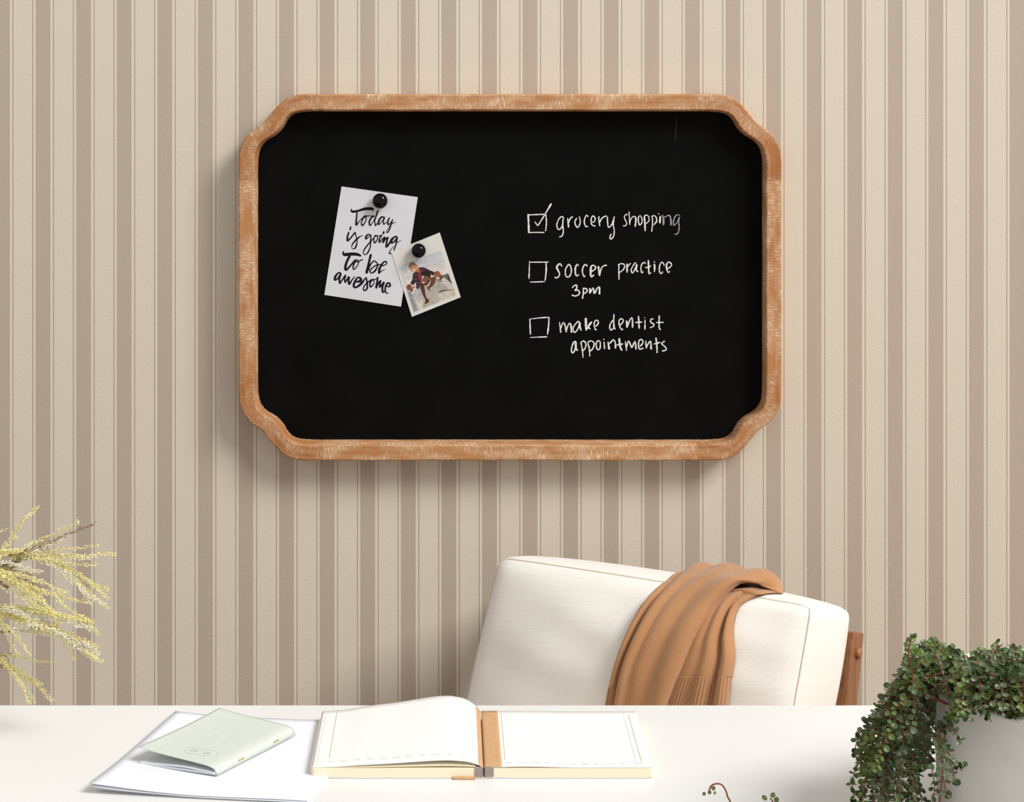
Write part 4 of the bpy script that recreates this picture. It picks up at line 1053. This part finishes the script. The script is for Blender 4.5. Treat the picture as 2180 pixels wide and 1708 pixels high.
# ------------------------------------------------------------------ dried grass in a vase standing just left of the view
GD = 1.83
VX, VY = -.665, GD
mb = MB(); mb.lathe((VX, VY, DESK), [(.035, 0), (.048, .004), (.055, .05), (.050, .11), (.030, .15), (.026, .175), (.030, .185), (.027, .185), (.022, .175), (.022, .12)], 48)
va = mb.build('vase', M['vase']); tag(va, 'white stoneware vase holding the dried grass at the left end of the desk', 'vase')
va.data.transform(__import__('mathutils').Matrix.Translation((-VX, -VY, -DESK))); va.location = (VX, VY, DESK)
rg = random.Random(31)
def gp(x, y, d): return at(x/3.636, 1050+y/3.636, d)
def spikelets(mb, P, dens, spread, size):
    tot = sum((b-a).length for a, b in zip(P, P[1:])); run = 0
    for a, b in zip(P, P[1:]):
        l = (b-a).length; T_ = (b-a).normalized(); run += l
        n_ = l*dens; n_ = int(n_)+(rg.random() < n_-int(n_))
        for _ in range(n_):
            base = a.lerp(b, rg.random()); t_ = run/tot
            o = V((rg.uniform(-1, 1), rg.uniform(-1, 1), rg.uniform(-1, 1)))
            dv = (T_+o*spread).normalized(); L0 = size*rg.uniform(.6, 1.4)*(1-.35*t_); wv = L0*.16
            s1 = dv.cross(o).normalized(); s2 = dv.cross(s1)
            base = base+o*.0012
            m_ = base+dv*L0*.45; e = base+dv*L0
            mb.add([base, m_+s1*wv, m_+s2*wv, m_-s1*wv, m_-s2*wv, e], [(0, 2, 1), (0, 3, 2), (0, 4, 3), (0, 1, 4), (1, 2, 5), (2, 3, 5), (3, 4, 5), (4, 1, 5)])
def spray(label, root, branches, d0):
    """one grass head: a stalk from the vase and its plumes"""
    t_ = thing('grass_spray', label, 'dried grass', (VX, VY, DESK+.06), 'dried grass sprays in the vase')
    rt = gp(*root, d0)
    mb = MB(); S = [V((VX+rg.uniform(-.008, .008), VY+rg.uniform(-.008, .008), DESK+.06)), V((VX+.004, VY, DESK+.185)), V((VX+.035, VY, DESK+.185+.5*max(.02, rt.z-DESK-.185))), rt]
    mb.tube([V(p) for p in cr(S, 8)], .0011, 6); mb.build('stalk', M['grass_brown'], t_)
    for kind, pts, dens, sp in branches:
        d = d0+rg.uniform(-.02, .02)
        P = [gp(*p, d+.004*math.sin(i*1.3)) for i, p in enumerate(pts)]
        P = [rt.lerp(P[0], .5)]+P if (P[0]-rt).length > .004 else P
        C_ = [V(p) for p in cr(P, 8)]
        mb = MB(); mb.tube(C_, lambda t: .00035*(1-.6*t), 4); spikelets(mb, C_, dens*1.6, sp, .0043)
        mb.build('plume', M[kind], t_)
G, Pl, Br = 'grass', 'grass_pale', 'grass_brown'
spray('upright wispy yellow grass spray rising highest at the left edge', (-40, 560), [(G, [(-20, 520), (30, 430), (90, 340), (150, 250), (200, 190), (250, 150), (285, 105)], 1100, .45), (Pl, [(0, 480), (50, 400), (100, 345), (120, 340)], 1600, .6), (G, [(-50, 345), (0, 305), (40, 285)], 900, .4)], GD+.03)
spray('large drooping yellow grass spray fanning out over the striped wall', (-60, 500), [
 (G, [(-40, 470), (60, 450), (200, 460), (330, 510), (450, 570), (560, 650), (680, 760), (780, 850), (835, 885)], 1900, .45),
 (G, [(100, 455), (220, 470), (400, 540), (560, 600), (700, 700), (790, 780), (830, 815)], 1800, .45), (G, [(100, 450), (300, 500), (480, 560), (600, 620), (720, 700), (830, 750)], 1500, .4),
 (Pl, [(200, 480), (330, 520), (470, 590), (590, 690), (660, 790), (690, 850)], 1600, .5), (Pl, [(250, 500), (420, 570), (560, 680), (690, 790), (800, 860)], 1700, .5), (G, [(150, 440), (300, 370), (420, 310), (530, 260), (610, 220)], 900, .35), (Br, [(180, 460), (340, 400), (450, 350), (590, 290), (735, 240)], 650, .35),
 (Pl, [(220, 470), (330, 420), (420, 390), (480, 350)], 1700, .6), (G, [(200, 480), (300, 470), (420, 440), (560, 430), (750, 415)], 800, .35), (G, [(200, 490), (300, 490), (480, 480), (640, 490), (750, 475), (895, 472)], 1000, .4), (Pl, [(560, 495), (650, 500), (740, 485)], 1500, .6),
 (G, [(300, 510), (420, 520), (560, 545), (680, 560), (750, 555)], 800, .4), (Br, [(20, 575), (60, 550), (110, 525), (160, 505), (210, 495)], 1800, .6), (Br, [(30, 590), (80, 580), (150, 520), (240, 480)], 1500, .6)], GD)
spray('bushy yellow grass spray hanging in the middle of the bunch', (-60, 590), [
 (Pl, [(-40, 560), (60, 540), (180, 580), (320, 610)], 1900, .55), (G, [(-50, 590), (60, 620), (200, 650), (330, 690), (420, 740), (520, 770)], 1400, .45), (G, [(-50, 600), (80, 660), (180, 730), (270, 800), (380, 890), (420, 960)], 2300, .55),
 (G, [(-40, 610), (100, 680), (230, 740), (310, 800), (320, 830)], 2200, .6), (Pl, [(-50, 640), (100, 690), (220, 760), (320, 800)], 2200, .6), (Pl, [(-50, 700), (60, 740), (160, 800), (230, 870)], 1800, .6), (G, [(-50, 660), (90, 700), (200, 790), (250, 850), (340, 900)], 2000, .55),
 (G, [(180, 700), (280, 740), (400, 780), (550, 820), (710, 860)], 1100, .4), (G, [(330, 760), (420, 790), (480, 850), (560, 920), (640, 960), (710, 1000)], 900, .4), (Br, [(30, 600), (140, 610), (250, 640)], 1300, .6), (Br, [(180, 670), (260, 710), (330, 760)], 1000, .6), (Br, [(-30, 680), (30, 710), (70, 740)], 1400, .6)], GD-.03)
spray('broad low yellow grass spray pointing right above the desk', (-60, 920), [
 (G, [(-40, 900), (100, 880), (260, 900), (420, 930), (600, 980), (690, 1000), (715, 1040), (755, 1085)], 2000, .5), (G, [(-40, 920), (120, 960), (300, 1010), (430, 1050), (560, 1100), (680, 1160), (750, 1190)], 2000, .5),
 (Pl, [(0, 1030), (150, 1060), (350, 1090), (480, 1110), (580, 1180), (680, 1250), (740, 1280)], 2200, .6), (G, [(200, 1000), (380, 1070), (500, 1130), (620, 1210), (700, 1260), (785, 1305)], 1800, .5), (G, [(40, 930), (160, 990), (300, 1040), (430, 1080)], 2200, .6), (Pl, [(60, 900), (250, 950), (430, 970), (580, 1010), (700, 1050)], 2200, .6),
 (G, [(300, 900), (380, 940), (430, 1000), (470, 1090), (520, 1190), (575, 1290)], 1000, .45), (G, [(-20, 930), (0, 970), (50, 1080), (90, 1170), (130, 1240)], 1000, .4), (G, [(0, 960), (30, 1010), (110, 1090), (170, 1170), (225, 1240)], 1000, .4),
 (Pl, [(450, 1080), (560, 1130), (650, 1170), (760, 1245)], 2200, .6), (G, [(400, 940), (540, 970), (650, 960), (710, 1000)], 1600, .5), (Br, [(-20, 1070), (60, 1070), (180, 1060)], 1000, .5), (G, [(480, 1110), (600, 1190), (690, 1240), (760, 1290)], 2000, .6)], GD-.01)
spray('small downward yellow grass spray nearest the desk top', (-70, 1230), [
 (G, [(-50, 1240), (40, 1330), (120, 1420), (180, 1520), (225, 1625)], 1500, .45), (G, [(-50, 1230), (60, 1320), (160, 1400), (280, 1480), (350, 1550), (405, 1615)], 1300, .45), (Pl, [(-40, 1240), (60, 1340), (130, 1420), (190, 1480), (240, 1560), (265, 1625)], 1600, .5),
 (G, [(0, 1280), (60, 1330), (170, 1390), (320, 1480)], 1000, .4), (Br, [(-30, 1240), (30, 1255), (120, 1265)], 1000, .5), (G, [(100, 1262), (180, 1275), (250, 1290), (410, 1315)], 700, .35), (Br, [(-50, 1290), (0, 1325), (50, 1350)], 1500, .6)], GD+.01)
